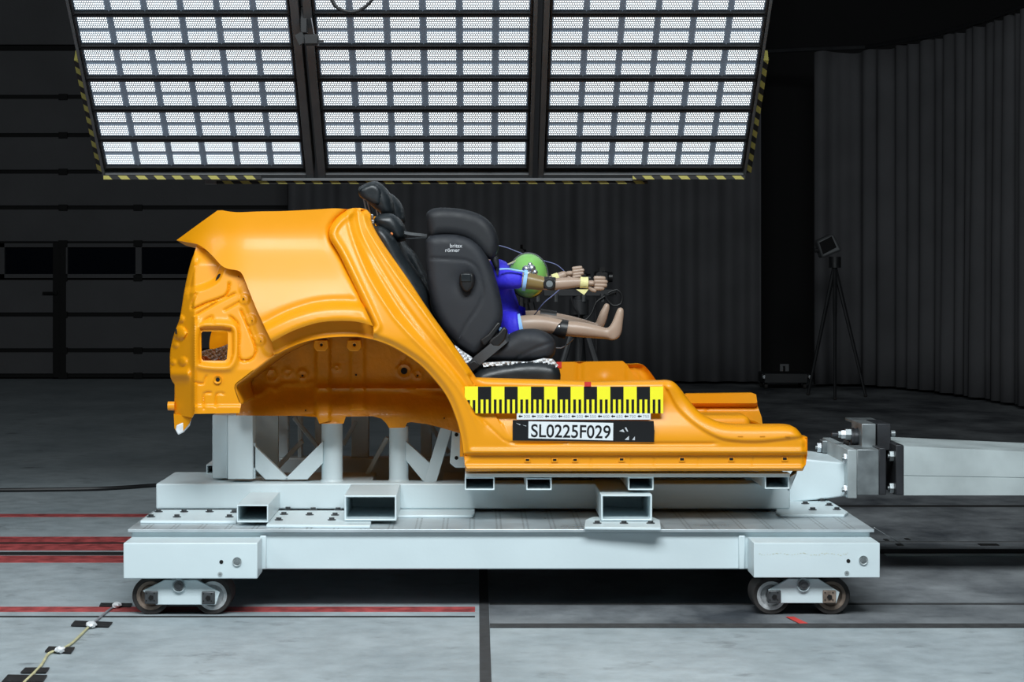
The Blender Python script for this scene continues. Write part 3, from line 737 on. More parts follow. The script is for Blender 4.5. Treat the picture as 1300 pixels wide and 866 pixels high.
for u, v, Y in ((1075, 582, 8.94), (1075, 622, 8.94), (1041, 568, 9.45), (1133, 579, 8.96), (1133, 619.5, 8.96)):
    a = P(u-4, v, Y); b = P(u+3, v, Y); MB().cyl(a, b, .022, 6).build('hex_nut', 'bright_steel' if u < 1100 else 'steel', cp)
    MB().cyl(P(u-6, v, Y), P(u+12, v, Y), .0085, 12).build('bolt', 'steel', cp)
    MB().cyl(P(u+1, v, Y), P(u+4, v, Y), .026, 20).build('washer', 'dark_steel', cp)
# galvanised beam
bm_ = thing('steel_beam', (3.0, 9.2, 0), 'long galvanised box beam running out of the photo at the right', 'beam')
Yb = 8.9
def beammesh():
    mb = MB(); pts = []
    x0, x1 = P(1147.5, 0, Yb).x, P(1300, 0, Yb).x*2.2
    z0 = P(0, 629, Yb).z; za = P(0, 566.5, Yb).z; zb = za-(x1-x0)*.045; zm0 = P(0, 604, Yb).z
    kf = (zm0-z0)/(za-z0)
    prof = lambda x, zt: [(x, Yb, z0), (x, Yb+.0, z0+(zt-z0)*kf-.002), (x, Yb+.004, z0+(zt-z0)*kf), (x, Yb, z0+(zt-z0)*kf+.002), (x, Yb, zt), (x, Yb+.52, zt), (x, Yb+.52, z0)]
    a = prof(x0, za); b = prof(x1, zb); n = len(a); mb.add(a+b, [tuple(range(n)), tuple(range(2*n-1, n-1, -1))]+[(i, (i+1) % n, (i+1) % n+n, i+n) for i in range(n)])
    return mb, x1, z0
mb, xe, z0 = beammesh(); 
M['galv'] = None
mat('galv', (0.46, 0.52, 0.525), 0.5, 0.05, 0, 0.16, 5, 0.04, 40)
mb.build('box_section', 'galv', bm_, smooth=0)
MB().box(xe-.5, xe-.1, Yb+.05, Yb+.47, 0, z0).build('pedestal', 'steel', bm_, bevel=.004)
# ================================================================== CAR BODY
YN = 8.235; MID = 9.10
car = thing('car_body', (0.05, MID, .497), 'bright orange cut-off rear half of a car body shell mounted on the sled', 'car body')
seam = spline([(440.5, 266), (427, 277), (418.5, 290), (418.7, 303), (431, 324), (450, 363.5), (463, 391), (473.5, 414)], 4)
archskin = spline([(473.5, 414), (463, 410.5), (448, 408), (430, 407.5), (411, 408.7), (395, 412), (371, 420.5), (345, 434)], 4)
opening = spline([(306, 514), (300, 498), (299, 489), (310, 480), (329, 465), (349, 451), (376.6, 437.5), (401, 430.5), (420, 428), (442, 427.2), (463, 428.6), (494, 438), (525.5, 456.5), (546, 475), (567, 502), (579.5, 531), (586, 556), (589, 578)], 4)
R1 = spline([(441.6, 272), (443.7, 288.6), (454, 320), (470.7, 357), (495, 396), (504.7, 408.7), (525.5, 431.6), (550, 456.5), (579.5, 489.7), (596, 519), (604.4, 544), (608, 562)], 4)
R2 = spline([(451, 272), (456, 297), (477, 336.5), (504, 380), (515, 396), (533.8, 421), (562.9, 456.5), (585, 486), (600, 512), (612, 540)], 4)
R3 = spline([(461, 274), (468.6, 295), (500, 344.8), (533, 390), (560, 428), (592, 474)], 4)
LOW = spline([(847, 497), (860, 520), (883, 541), (908, 555.6), (929, 560.8), (966, 562), (1020, 556)], 5)
edgeR = [(470.5, 272), (471.7, 284.5), (487.3, 311.5), (516.4, 353), (545.6, 397), (575, 437.8), (603.5, 479.4)]
top = spline([(844.7, 483.5), (855, 485), (864.4, 494.3), (872.7, 505.7), (887.3, 522.3), (904, 532.7), (924.7, 539), (960, 540), (1000, 540.3), (1012, 545), (1019, 554.5)], 4)
side_out = (list(reversed(seam))[0:0]+seam[::-1][::-1])[:0]
side_out = [(440.5, 266)]+[(448, 264.2), (457, 264), (465, 266)]+spline(edgeR, 4)+lin([(604.4, 480.5), (650, 482), (710, 483.6), (749, 485), (842, 483.8)], 5, False)+top+[(1025, 555), (1025, 576), (1023, 590), (1019, 598)]+lin([(1014, 598), (591, 598.5)], 5, False)+[(590, 590)]+list(reversed(opening[[i for i, p in enumerate(opening) if p[0] > 473][0]:]))+[(473.5, 430)]+list(reversed(seam))[:-1]
def lean(v):
    x = (432-v)/128.0; s = np.clip(x-.07*np.log1p(np.exp((x-1.0)/.07)), 0, 1); return .155*s**1.5
def lean_pillar(v): return .16*np.clip((432-v)/168, 0, 1)**1.35
def grad_edge(U, V, poly, r, amp):
    d, _ = seg_dist(U, V, poly); t = np.clip(d/r, 0, 1); return amp*(1-np.sqrt(np.clip(1-(1-t)**2, 0, 1)))
topedge = lin([(604.4, 480.5), (650, 482), (710, 483.6), (749, 485), (842, 483.8)], 8, False)+top
def side_depth(U, V):
    Y = YN+lean_pillar(V)
    pill = 1-sm((V-470)/70)
    d, s = seg_dist(U, V, seam); Y += .014*np.exp(-(d/2.2)**2)-.010*np.exp(-((d-7)/4)**2)
    for poly, amp, wd in ((R1, .024, 14), (R2, .004, 6), (R3, .022, 9)):
        d, s = seg_dist(U, V, poly); sd = -s*d     # positive to the right of the ridge
        fade = 1-sm((V-500)/60); Y += amp*sm(sd/wd)*fade
        Y -= .004*np.exp(-(d/2.5)**2)*fade
    d, s = seg_dist(U, V, R2); sd = -s*d; Y -= .010*sm((sd-1)/8)*(1-sm((V-480)/50))
    # arch lip roll
    d, _ = seg_dist(U, V, opening); Y += .018*(1-sm(d/9))
    # sill profile
    on = sm((U-600)/20)
    d, _ = seg_dist(U, V, topedge); t = np.clip(d/9, 0, 1); Y += on*.03*(1-np.sqrt(np.clip(1-(1-t)**2, 0, 1)))
    d, s = seg_dist(U, V, LOW); sd = s*d; m = sm((U-838)/12)
    Y += m*.020*(1-sm((-sd)/3))*0+m*(-.012)*sm((sd*-1+1)/5)*np.exp(-(np.clip(-sd, 0, 99)/22)**2)
    Y -= .009*np.exp(-((V-573)/3.2)**2)*sm((U-592)/8)
    Y += .016*sm((V-575.5)/2.5)*sm((U-588)/3)
    Y -= .011*np.exp(-((V-594)/3.0)**2)
    Y += .03*sm((V-595)/4)
    Y += .012*sm((U-1017)/7)
    Y += .006*np.exp(-((V-563)/1.6)**2)*sm((U-640)/20)*(1-sm((U-900)/20))
    # pressed-in edge line left of the ruler
    d, _ = seg_dist(U, V, LNE); Y += .004*np.exp(-(d/1.3)**2)
    for u in (700, 750, 801, 831, 887, 956): Y += .003*np.exp(-((U-u)/.9)**2)*((V > 581) & (V < 592))
    return Y
LNE = spline([(598, 520), (612, 533), (630, 550), (645, 561), (680, 563), (720, 562)], 5)
def quarter_depth(U, V):
    Y = YN+lean(V)+.003*0
    d, _ = seg_dist(U, V, archskin)
    Y += -.030*(1-sm((d-14)/12))+.006*np.exp(-((d-26)/5)**2)
    Y += .010*(1-sm(d/4))
    Y += .16*np.clip((330-U)/105, 0, 1)**3
    d, _ = seg_dist(U, V, seam); Y += .010*(1-sm(d/4))-.0012*np.exp(-((d-7)/4)**2)
    return Y
quarter = [(224, 305)]+lin([(250, 286), (276, 267.3)], 5, False)+spline([(282, 267), (300, 269.5), (330, 268.5), (360, 268), (400, 266), (425, 264.6), (440.5, 265.5)], 5)+seam[1:-1]+archskin+spline([(345, 434), (335, 413), (325, 391), (315, 366), (308, 349), (302, 343.5), (290, 341.5), (281, 337), (270, 325), (259, 315), (250, 309.8)], 4)[1:]
lipband = archskin+[(346, 440), (347.5, 450)]+[p for p in opening if 349 < p[0] < 473.4 and p[1] < 452]+[(474, 431)]
SQ = [(257, 420.8), (287.5, 420.8), (289.5, 423), (289.3, 440), (288, 456), (285, 458), (258, 458), (255.6, 455), (255.3, 423)]
rearp = spline([(250, 311), (246, 323), (242, 334), (235.5, 361), (231, 388), (228, 405), (222, 421), (217, 440), (215.6, 457), (216.7, 480), (221.6, 488)], 4)+lin([(221.6, 500), (220.6, 526), (244, 530.5), (246.5, 525.5), (304, 524.5), (306, 514)], 5, False)+[p for p in opening if p[0] < 349 and p[1] < 512]+[(350, 447), (348, 428), (334, 398), (322, 366), (313, 346), (303, 335), (285, 325), (268, 312)]
sqridge = spline([(250, 419), (256, 412.5), (288, 412.5), (298, 417), (300, 428), (299.5, 450), (294, 464), (284, 467.5), (256, 465.5), (249.5, 458)], 4, True)
def rear_depth(U, V):
    Y = YN+.05+.10*np.clip((470-V)/150, 0, 1.2)+.03*sm((338-V)/25)
    Y += .0055*np.clip(247-U, 0, 99)*1.0
    d, sg = seg_dist(U, V, spline([(236, 374), (262, 368), (280, 357), (287, 342), (300, 338)], 4)); Y += .05*sm((-sg*d)/9)+.0*V
    Y -= .012*np.exp(-((U-247)/2.5)**2)*(V > 400)
    d, _ = seg_dist(U, V, sqridge, True); Y -= .014*np.exp(-(d/4.5)**2)
    ins = inside(U, V, sqridge); Y += np.where(ins & (d > 4), .012, 0)
    for pl, a in ((spline([(250, 399), (276, 384), (298, 373)], 5), .005), (spline([(285, 394), (303, 384)], 5), .004), (spline([(292, 402), (301, 410), (304, 425), (305, 457), (325, 447), (306, 394)], 5), .006),
                  (spline([(250, 413), (269, 402), (271, 410)], 5), .004), (spline([(246, 485), (258, 487), (262, 478)], 5), .004), (spline([(259, 519), (259, 500), (268, 499)], 4), .004), (spline([(274, 516), (275, 500), (284, 500)], 4), .004),
                  (spline([(249, 373), (243, 392), (262, 385), (287, 375), (291, 360)], 5), .007), (spline([(251, 330), (244, 352), (240, 377)], 5), .004)):
        d, _ = seg_dist(U, V, pl); Y += a*1.7*np.exp(-(d/1.3)**2)
    # flange strip beside the quarter panel, with pads
    d, _ = seg_dist(U, V, [(316, 366), (345, 440)]); Y -= .006*sm((14-d)/4)
    for u, v in ((318, 406), (330, 432), (310, 380)): d = np.hypot(U-u, V-v); Y -= .006*(1-sm((d-5)/3))
    Y -= .010*sm((V-513)/4)*(U > 246)
    for u, v, r in ((229, 405, 5), (228, 423, 9), (232, 459, 6), (219.5, 460, 4), (223, 438, 4)): d = np.hypot(U-u, V-v); Y -= .022*np.sqrt(np.clip(1-(d/r)**2, 0, 1))*(r/7)
    Y -= .03*np.exp(-((V-475)/7)**2)*(U < 243)*sm((243-U)/5)
    return Y
ST = 1.9
def mirrored(nm, outline, depth, th, m, **k):
    far = None
    o = sheet(MB(), outline, depth, th, **k).build(nm, m, car, smooth=50)
    k['step'] = 5; sheet(MB(), outline, depth, th, mirror=MID, **k).build(nm, m, car, smooth=50)
    return o
mirrored('side_frame', side_out, side_depth, .085, 'orange', step=ST, feats=[R1[:-1], R2[:-1], R3[1:-2]])
mirrored('quarter_panel', quarter, quarter_depth, .010, 'orange', step=3)
mirrored('arch_flange', lipband, lambda U, V: YN+.052+0*U-.012*np.exp(-(seg_dist(U, V, opening)[0]/2.5)**2), .012, 'orange', step=3)
mirrored('tail_panel', rearp, rear_depth, .014, 'orange', step=ST, holes=[SQ])
# tail tip underside
def under(mir=False):
    mb = MB(); a = [(224, 305), (236, 312), (250, 315.5), (262, 318)]; b = [(224, 305), (250, 309.8), (259, 315), (262, 317)]
    pts = []
    for (p, q) in zip(a, b):
        yq = float(quarter_depth(np.array([q[0]]), np.array([q[1]]))[0]); pts.append((P(*q, yq), P(*p, yq+.10)))
    vs = [x for pr in pts for x in pr]
    if mir: vs = [Vector((v.x, 2*MID-v.y, v.z)) for v in vs]
    mb.add(vs, [(0, 2, 3, 1), (2, 4, 5, 3), (4, 6, 7, 5)]); return mb.build('tail_tip', 'orange', car)
under(); under(True)
# wheelhouse: tunnel along the opening + inner panel
WY = 8.74
ow = [p for p in opening if True]
sh = [(CX+(u-CX)*8.28/WY, CY+(v-CY)*8.28/WY) for u, v in ow]
def tunnel(mir):
    mb = MB(); rows = [(8.285, 1.0), (8.40, 1.0), (8.6, .995), (WY-.06, .985), (WY, .96)]; c0 = P(440, 520, 8.28)
    for (y, k) in rows:
        for u, v in ow:
            p = P(u, v, 8.28); q = Vector((c0.x+(p.x-c0.x)*k, y, c0.z+(p.z-c0.z)*k)); mb.v.append((q.x, 2*MID-q.y if mir else q.y, q.z))
    n = len(ow)
    for j in range(len(rows)-1):
        for i in range(n-1): a = j*n+i; mb.f.append((a, a+1, a+1+n, a+n))
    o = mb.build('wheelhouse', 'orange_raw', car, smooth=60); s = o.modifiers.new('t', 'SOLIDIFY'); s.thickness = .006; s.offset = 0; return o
tunnel(False); tunnel(True)
bottom = [(592, 553), (581.6, 549.5), (560, 543), (542, 538.6), (522, 536), (517, 537), (514, 543), (494, 543.5), (490, 537), (484, 531.5), (473.5, 528.5), (439, 529), (436, 538), (405.5, 538), (402, 529.5), (380, 528), (340, 528), (300, 527.5)]
inner = [(u, v) for u, v in sh if v < 520 or u > 500]
innerp = [(300, 514)]+[p for p in [(CX+(u-CX)*8.3/WY, CY+(v-CY)*8.3/WY) for u, v in opening] if p[0] > 312 and p[0] < 590][1:-1]+[(590, 545)]+bottom
def inner_depth(U, V):
    Y = WY-.004-.10*sm((V-478)/55)
    Y += -.015*np.exp(-((V-493)/3)**2)*sm((U-395)/10)
    for u in (410, 454):
        b = .022 if u == 410 else .014
        Y -= b*sm((11-np.abs(U-u-(.0)*V))/4)*(V < (520 if u == 454 else 600))
    for u, v, r in ((316, 481, 6), (345, 477, 7), (384, 476, 6), (365, 474, 5), (513, 471, 8), (530, 476, 5), (384, 476, 4), (427, 467, 3)):
        d = np.hypot(U-u, V-v); Y -= .008*np.exp(-((d-r)/1.6)**2)
    d, _ = seg_dist(U, V, spline([(310, 503), (333, 500), (340, 492), (352, 495), (360, 488), (390, 487), (400, 485)], 4)); Y -= .007*np.exp(-(d/2.5)**2)
    d, _ = seg_dist(U, V, spline([(505, 465), (520, 448)], 4)); Y += .006*np.exp(-(d/1.4)**2)
    d, _ = seg_dist(U, V, spline([(480, 490), (520, 496), (572, 505)], 4)); Y -= .006*np.exp(-(d/2)**2)
    Y += .003*np.sin(U*.9+V*.4)*np.sin(V*.7)*.4
    return Y
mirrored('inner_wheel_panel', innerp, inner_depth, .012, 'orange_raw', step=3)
# bracket plates at the top of the straps
for u in (408, 450):
    Yk = 8.66; k = MB().prism([(u-9, 432), (u+8, 432), (u+9, 441), (u+5, 446), (u-6, 446), (u-10, 441)], Yk, Yk+.05)
    b = k.build('strap_bracket', 'orange', car, bevel=.003); MB().ring(u, 438, Yk, .010, .006, .004).build('eyelet', 'orange', b); MB().disc(u, 438, Yk-.0002, .006, .001).build('bolt_hole', 'hole', b)
def dY(f, u, v): return float(f(np.array([float(u)]), np.array([float(v)]))[0])
# round holes and bosses
for f, u, v, r in ((rear_depth, 277, 353.5, 0), (rear_depth, 276.5, 482, .0075), (inner_depth, 513, 471, .013), (inner_depth, 452, 476, .004), (rear_depth, 303, 351, .002), (rear_depth, 309, 379.5, .003), (rear_depth, 320, 407, .002), (rear_depth, 331, 433, .002), (inner_depth, 530, 477, .004), (inner_depth, 384, 477, .004), (inner_depth, 388, 521, .003), (inner_depth, 564, 531, .003)):
    Y = dY(f, u, v)
    if r: MB().disc(u, v, Y-.004, r, .002, 16).build('bolt_hole', 'hole', car); 
    if r >= .0075: MB().ring(u, v, Y, r*2.0, r*1.02, .009).build('hole_collar', 'orange' if f is rear_depth else 'orange_raw', car)
Y = dY(rear_depth, 277, 353); k = MB(); c = P(277, 353, Y-.004)
for n in (1,):
    vs = [(c.x+math.cos(a)*.0075+math.sin(a)*.006, c.y-.002, c.z+math.sin(a)*.017) for a in [i*math.pi/9 for i in range(18)]]; k.add(vs, [tuple(range(18))])
k.build('bolt_hole', 'hole', car)
Y = dY(rear_depth, 224, 421); k = MB(); c = P(223.5, 421, Y-.02); vs = [(c.x+math.cos(a)*.004, c.y, c.z+math.sin(a)*.011) for a in [i*math.pi/9 for i in range(18)]]; k.add(vs, [tuple(range(18))]); k.build('bolt_hole', 'hole', car)
# towing stub and lower hook at the rear corner
c = P(222, 515.5, 8.42); MB().cyl((c.x, 8.42, c.z), (c.x-.026, 8.42, c.z), .017, 20).build('stub', 'orange', car)
hk = sheet(MB(), lin([(220.5, 526), (244, 529), (240, 538), (232, 548), (226, 551), (221.5, 544)], 3), lambda U, V: 8.40+.0*U-.004*(U-220)*.6, .02, step=3).build('corner_hook', 'orange', car)
MB().prism([(224, 540), (242, 532), (240, 541), (232, 549.5), (226, 552.5), (222.5, 546)], 8.37, 8.40).build('foam_wrap', 'foil', car, bevel=.004)
# sill slots, clips, marker dots
for x, y, uu in ((475, 625, 0), (625, 625, 0), (737, 625, 0), (993, 622, 0)):
    u, v = 560+x/4.333, 440+y/4.333; Y = dY(side_depth, u, v)
    MB().pbox(u-4, u+4, v-2.5, v+3.5, Y-.0035, Y+.002).build('clip_pad', 'orange', car, bevel=.002); MB().pbox(u-2.2, u+2.2, v-1.5, v+1, Y-.0045, Y).build('slot', 'hole', car)
for x, y in ((317, 593), (618, 592), (945, 590)):
    u, v = 800+x/4.8125, 460+y/4.8125; Y = dY(side_depth, u, v)
    MB().pbox(u-4, u+4, v-2.5, v+3.8, Y-.0035, Y+.002).build('clip_pad', 'orange', car, bevel=.002); MB().pbox(u-2.4, u+2.4, v-1.6, v+1.4, Y-.0045, Y).build('slot', 'hole', car)
for u in (940, 968, 1000): Y = dY(side_depth, u, 554); MB().pbox(u-3.2, u+3.2, 553.7, 555, Y-.002, Y).build('slot', 'orange_raw', car)
# floor pan, cross members and far inner sill box
xr0, xr1 = P(300, 0, YN).x, P(592, 0, YN).x
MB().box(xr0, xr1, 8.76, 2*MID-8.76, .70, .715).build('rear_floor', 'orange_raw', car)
MB().box(xr1-.01, P(1010, 0, YN).x, YN+.07, 2*MID-YN-.07, .545, .56).build('floor_pan', 'orange', car)
MB().box(xr1-.025, xr1-.011, YN+.12, 2*MID-YN-.12, .545, .72).build('heel_board', 'orange', car)
MB().box(xr0-.15, xr0-.1, 8.42, 2*MID-8.42, .715, .79).build('rear_cross_member', 'orange_raw', car, bevel=.01)
xm = P(760, 0, YN).x; MB().box(xm, xm+.13, YN+.085, 2*MID-YN-.085, .56, .64).build('cross_member', 'orange', car, bevel=.012, seg=3)
xm = P(985, 0, YN).x
MB().box(P(640, 0, YN).x, xm, MID-.12, MID+.12, .56, .66).build('centre_tunnel', 'orange', car, bevel=.03, seg=4)
# inner sill behind the far side (seen over the near sill)
YI = 9.72
ins_out = lin([(868, 503), (872, 500), (955, 499), (960, 501), (962, 516), (967, 530), (969, 548), (868, 548)], 4)
def ins_depth(U, V): return YI+.03*sm((515-V)/3)*-1+.015*np.exp(-((V-517)/2)**2)+.006*np.exp(-((U-898)/1.5)**2)*(V > 517)
sheet(MB(), ins_out, ins_depth, .05, step=3).build('inner_sill', 'orange', car, smooth=50)
br = MB().add([P(923, 526, 9.3), P(958, 534, 9.2), P(972, 541, 9.2), P(923, 541, 9.3), P(923, 526, 9.34), P(958, 534, 9.24), P(972, 541, 9.24), P(923, 541, 9.34)], [(0, 1, 2, 3), (7, 6, 5, 4), (0, 4, 5, 1), (1, 5, 6, 2), (3, 2, 6, 7), (0, 3, 7, 4)])
br.build('jack_bracket', 'orange', car, bevel=.003)
far_out = lin([(706, 470), (712, 460), (791, 458.7), (797, 464), (812, 490), (706, 490)], 4)
sheet(MB(), far_out, lambda U, V: 9.80-.02*sm((8-np.abs(U-738))/3)*0+.010*np.exp(-((U-736)/4)**2)-.010*np.exp(-(np.hypot(U-768, V-482)/7)**2)-.01*sm((U-792)/6), .05, step=3).build('inner_sill', 'orange', car, smooth=50)
MB().pbox(706.5, 713, 459.5, 467, 9.795, 9.80).build('red_marker', 'red_mark', car)
MB().pbox(742, 750.5, 485, 490.8, 8.227, 8.2345).build('red_marker', 'red_mark', car)
# ruler strip
YR = 8.2315
def flat(mb, poly, Y): mb.add([P(u, v, Y) for u, v in poly], [tuple(range(len(poly)))])
def rq(mb, u0, u1, v0, v1, Y): flat(mb, [(u0, v0), (u1, v0), (u1, v1), (u0, v1)], Y)
pit = (842-590)/15.0
ys = MB().prism([(590, 490.7), (842, 491), (842, 524.8), (604, 524.8), (590, 504)], YR, YR+.006).build('ruler_strip', 'sticker_yellow', car, smooth=0)
bk_ = MB(); sub = pit/5
for i in range(15):
    u = 590+i*pit
    if i % 2: rq(bk_, u, u+pit, 490.9, 507.2, YR-.0006)
    for k in range(5):
        if (k % 2 == 1) != (i % 2 == 1):
            a, b = u+k*sub, u+(k+1)*sub
            if i == 0:
                vb = 504+(b-590)*20.8/14; flat(bk_, [(a, 508), (b, 508), (b, min(524.8, vb)), (a, min(524.8, 504+(a-590)*20.8/14))], YR-.0006)
            else: rq(bk_, a, b, 507.2, 524.8, YR-.0006)
bk_.build('ruler_mark', 'sticker_black', ys, smooth=0)
ws = MB().pbox(656, 826, 524.8, 532.8, YR-.0002, YR+.004).build('number_strip', 'sticker_white', car, smooth=0)
for i in range(10):
    u = 658+i*pit; k = MB(); v = 528.6
    flat(k, [(u, v), (u+2.4, v-2), (u+2.4, v-.8), (u+5.4, v-.8), (u+5.4, v+.8), (u+2.4, v+.8), (u+2.4, v+2)], YR-.0008); k.build('arrow', 'sticker_black', ws, smooth=0)
    text('number', str(300+50*i), u+6.6, 530.4, YR-.0008, 3.5, 'ink_grey', ws, xs=1.15)
bp = MB().prism([(650.8, 533.5), (830, 534.6), (830.6, 546), (831, 546), (830.5, 561.5), (650.8, 559.3)], YR-.0001, YR+.004).build('number_board', 'sticker_black', car, smooth=0)
wp = MB().prism([(671, 535), (778.6, 537), (778.3, 559.3), (670.8, 556.5)], YR-.0012, YR-.0002).build('number_plate', 'sticker_white', bp, smooth=0)
text('number', 'SL0225F029', 673.6, 554.6, YR-.002, 16.6, 'sticker_black', bp, rot=-.018, bold=.012, xs=.90)
for pl in ([(786, 547.5), (791, 545), (793, 549), (789, 548)], [(793, 543), (795, 542.5), (797.5, 548), (796, 548)], [(793, 558.5), (798.5, 553.5), (798.5, 558.8)], [(802.5, 558.6), (806, 554), (806, 559)], [(655, 537), (661, 539), (660, 539.8)], [(663, 539.6), (668, 540.6), (668, 541.4)]): sf = MB(); flat(sf, pl, YR-.0016); sf.build('scuff', 'print_white', bp, smooth=0)
# ================================================================== REAR SEAT
rs = thing('rear_seat', (P(600, 0, 8.9).x, 9.1, .56), 'black car rear bench seat with headrests mounted inside the orange body', 'seat')
back = spline([(473, 290), (480, 286), (492, 292), (501, 303), (512, 325), (530, 352), (541, 372), (547, 398), (575, 440), (606, 472), (600, 478), (570, 478), (520, 400), (490, 340), (476, 305)], 5, True)
puff(MB(), back, 8.44, 9.0, .05, 4).build('backrest', 'seat_leather', rs, smooth=60)
back2 = spline([(490, 292), (504, 300), (514, 312), (524, 322), (534, 342), (542, 358), (552, 380), (600, 450), (585, 455), (530, 390), (500, 330)], 5, True)
puff(MB(), back2, 9.03, 9.7, .05, 4).build('backrest', 'seat_leather', rs, smooth=60)
cush = spline([(598, 482), (606, 473), (616, 468), (641, 462.5), (668, 459.5), (690, 460), (705, 463), (711, 470), (712, 484), (705, 496), (600, 496)], 5, True)
puff(MB(), cush, 8.40, 9.7, .04, 4).build('cushion', 'seat_leather', rs, smooth=60)
x0, x1 = P(600, 0, 8.4).x, P(705, 0, 8.4).x
MB().box(x0, x1-.02, 8.46, 9.66, .561, P(0, 494, 8.4).z).build('seat_base', 'black_plastic', rs)
def headrest(dY_, du=0, dv=0, sc=1):
    T = lambda pts: [(480+(u-480)*sc+du, 250+(v-250)*sc+dv) for u, v in pts]
    Y0 = 8.56+dY_
    hp = T(spline([(454, 240), (459, 234.5), (472, 229.6), (481, 231), (489.5, 238.5), (495, 248), (497.5, 258), (498, 270), (488, 273), (480, 268), (472, 262), (464, 254), (456, 249)], 3, True))
    h = puff(MB(), hp, Y0, Y0+.26, .045, 2.5).build('headrest', 'seat_leather', rs, smooth=60)
    pn_ = T(spline([(456, 241), (461, 236), (473, 232), (482, 237), (485, 245), (484, 256), (480, 261), (470, 258), (459, 250)], 3, True))
    puff(MB(), pn_, Y0-.006, Y0+.05, .02, 2.5).build('headrest_panel', 'seat_leather', h, smooth=60)
    st = MB(); st.cyl(P(462+du, 252+dv, Y0+.07), P(471+du, 292+dv, Y0+.07), .005, 10); st.cyl(P(466+du, 252+dv, Y0+.18), P(476+du, 292+dv, Y0+.18), .005, 10)
    st.build('headrest_post', 'bright_steel', h)
headrest(0); headrest(.55, 16, 13, .9)
nk = spline([(474, 280), (477, 274), (484, 271), (496, 270.5), (503, 275), (509, 284), (512, 294), (511, 302), (503, 305), (494, 298), (480, 289)], 3, True)
puff(MB(), nk, 8.5, 9.0, .04, 2.5).build('bolster', 'seat_leather', rs, smooth=60)
# strap from body to child seat
def ribbon(pts, wd, m, name, parent=None, Yw=(0, 0, 1), th=.0015):
    mb = MB(); pts = [Vector(p) for p in pts]; wv = Vector(Yw).normalized(); n = len(pts)
    for p in pts:
        for a, b in ((-1, -1), (1, -1), (1, 1), (-1, 1)):
            mb.v.append(tuple(p+wv*a*wd/2+Vector((0, 1, 0))*b*th if abs(wv.y) < .5 else p+wv*a*wd/2+Vector((0, 0, 1))*b*th))
    for i in range(n-1):
        for k in range(4): a = i*4+k; b = i*4+(k+1) % 4; mb.f.append((a, b, b+4, a+4))
    mb.f.append((0, 3, 2, 1)); e = (n-1)*4; mb.f.append((e, e+1, e+2, e+3))
    return mb.build(name, m, parent, smooth=40) if parent else mb.build(name, m, smooth=40, origin=tuple(pts[0]))
o = ribbon([P(473, 288, 8.62), P(500, 292.5, 8.62), P(522, 297, 8.62), P(542, 299, 8.62)], .012, 'webbing', 'tether_strap', None, (.1, .4, 1), .002); tag(o, 'grey tether strap from the car rear seat to the child seat back', 'strap')
o = MB().tube([P(508, 303.5, 8.8), P(520, 303, 8.75), P(542, 302, 8.72)], .003, 6).build('cord', 'webbing', origin=(0, 0, 0)); tag(o, 'thin dark cord below the tether strap behind the child seat', 'cord')
k = MB()
for u, v, r in ((492, 298, .008), (496, 302, .009), (499, 306, .007), (489, 294, .006), (497, 297, .006)): k.sphere(P(u, v, 8.49), r, r*.6, r*1.1, 8)
k.build('belt_anchor', 'orange_scrap', rs)
for (u, v) in ((470.5, 274), (472, 281)):
    MB().pbox(u-2.5, u+3, v-2, v+3, 8.50, 8.56).build('latch_striker', 'bright_steel', rs, bevel=.002)
# ================================================================== CHILD SEAT
cs = thing('child_seat', (P(640, 0, 8.7).x, 8.68, P(0, 459, 8.46).z), 'charcoal high-back child car seat with side wings strapped on the rear bench', 'child seat')
CY0, CY1 = 8.46, 8.92
shell = spline([(540, 305), (545, 299), (560, 297), (580, 297.5), (598, 303), (612, 315), (623, 335), (632, 362), (637, 385), (638.5, 402), (634, 418), (624, 432), (612, 446), (603, 452), (592, 447), (578, 436), (562, 418), (551, 396), (544, 370), (541, 340)], 4, True)
cr = spline([(546, 328), (570, 329), (592, 331), (605, 340), (611, 357), (613, 376), (604, 395), (592, 412), (581, 434)], 3)
def shell_extra(U, V):
    d, _ = seg_dist(U, V, cr); e = .004*np.exp(-(d/1.5)**2)
    d = np.hypot((U-592), (V-358)); e += .012*np.exp(-(d/13)**2)
    e += -.02*sm((U-560)/60)*0
    return e
wing = MB(); puff(wing, shell, CY0, CY0+.085, .04, 2.6, shell_extra); 
wing.build('side_wing', 'seat_fabric', cs, smooth=60)
w2 = MB(); puff(w2, shell, CY1-.085, CY1, .04, 4, parY=CY0); w2.build('side_wing', 'seat_fabric', cs, smooth=60)
bk3 = spline([(541, 305), (556, 299), (572, 304), (580, 330), (590, 372), (606, 405), (620, 428), (603, 450), (585, 440), (562, 417), (548, 390), (542, 350)], 4, True)
puff(MB(), bk3, CY0+.075, CY1-.075, .015, 5, parY=CY0).build('back_shell', 'seat_fabric_dark', cs, smooth=60)
# seam piping along the crease
MB().tube([P(u, v, CY0-.0+dY(lambda U, V: shell_extra(U, V), u, v)+.001) for u, v in cr[2:-2]], .0012, 6).build('seam_piping', 'piping', cs)
hr = spline([(541, 282), (540.5, 272), (546, 266), (556, 263.5), (575, 263.8), (595, 267), (613, 274), (625, 285), (632, 300), (633.5, 313), (630, 324), (624, 330), (614, 325), (605, 315), (594, 306), (580, 301), (560, 300), (545, 301)], 4, True)
puff(MB(), hr, CY0+.02, CY0+.10, .038, 2.6).build('headrest_wing', 'seat_fabric_dark', cs, smooth=60)
puff(MB(), hr, CY1-.10, CY1-.02, .035, 4, parY=CY0+.02).build('headrest_wing', 'seat_fabric_dark', cs, smooth=60)
hb = spline([(542, 270), (556, 265), (572, 268), (576, 285), (574, 298), (556, 300), (543, 296)], 4, True)
puff(MB(), hb, CY0+.09, CY1-.09, .012, 4, parY=CY0+.02).build('headrest_back', 'seat_fabric_dark', cs, smooth=60)
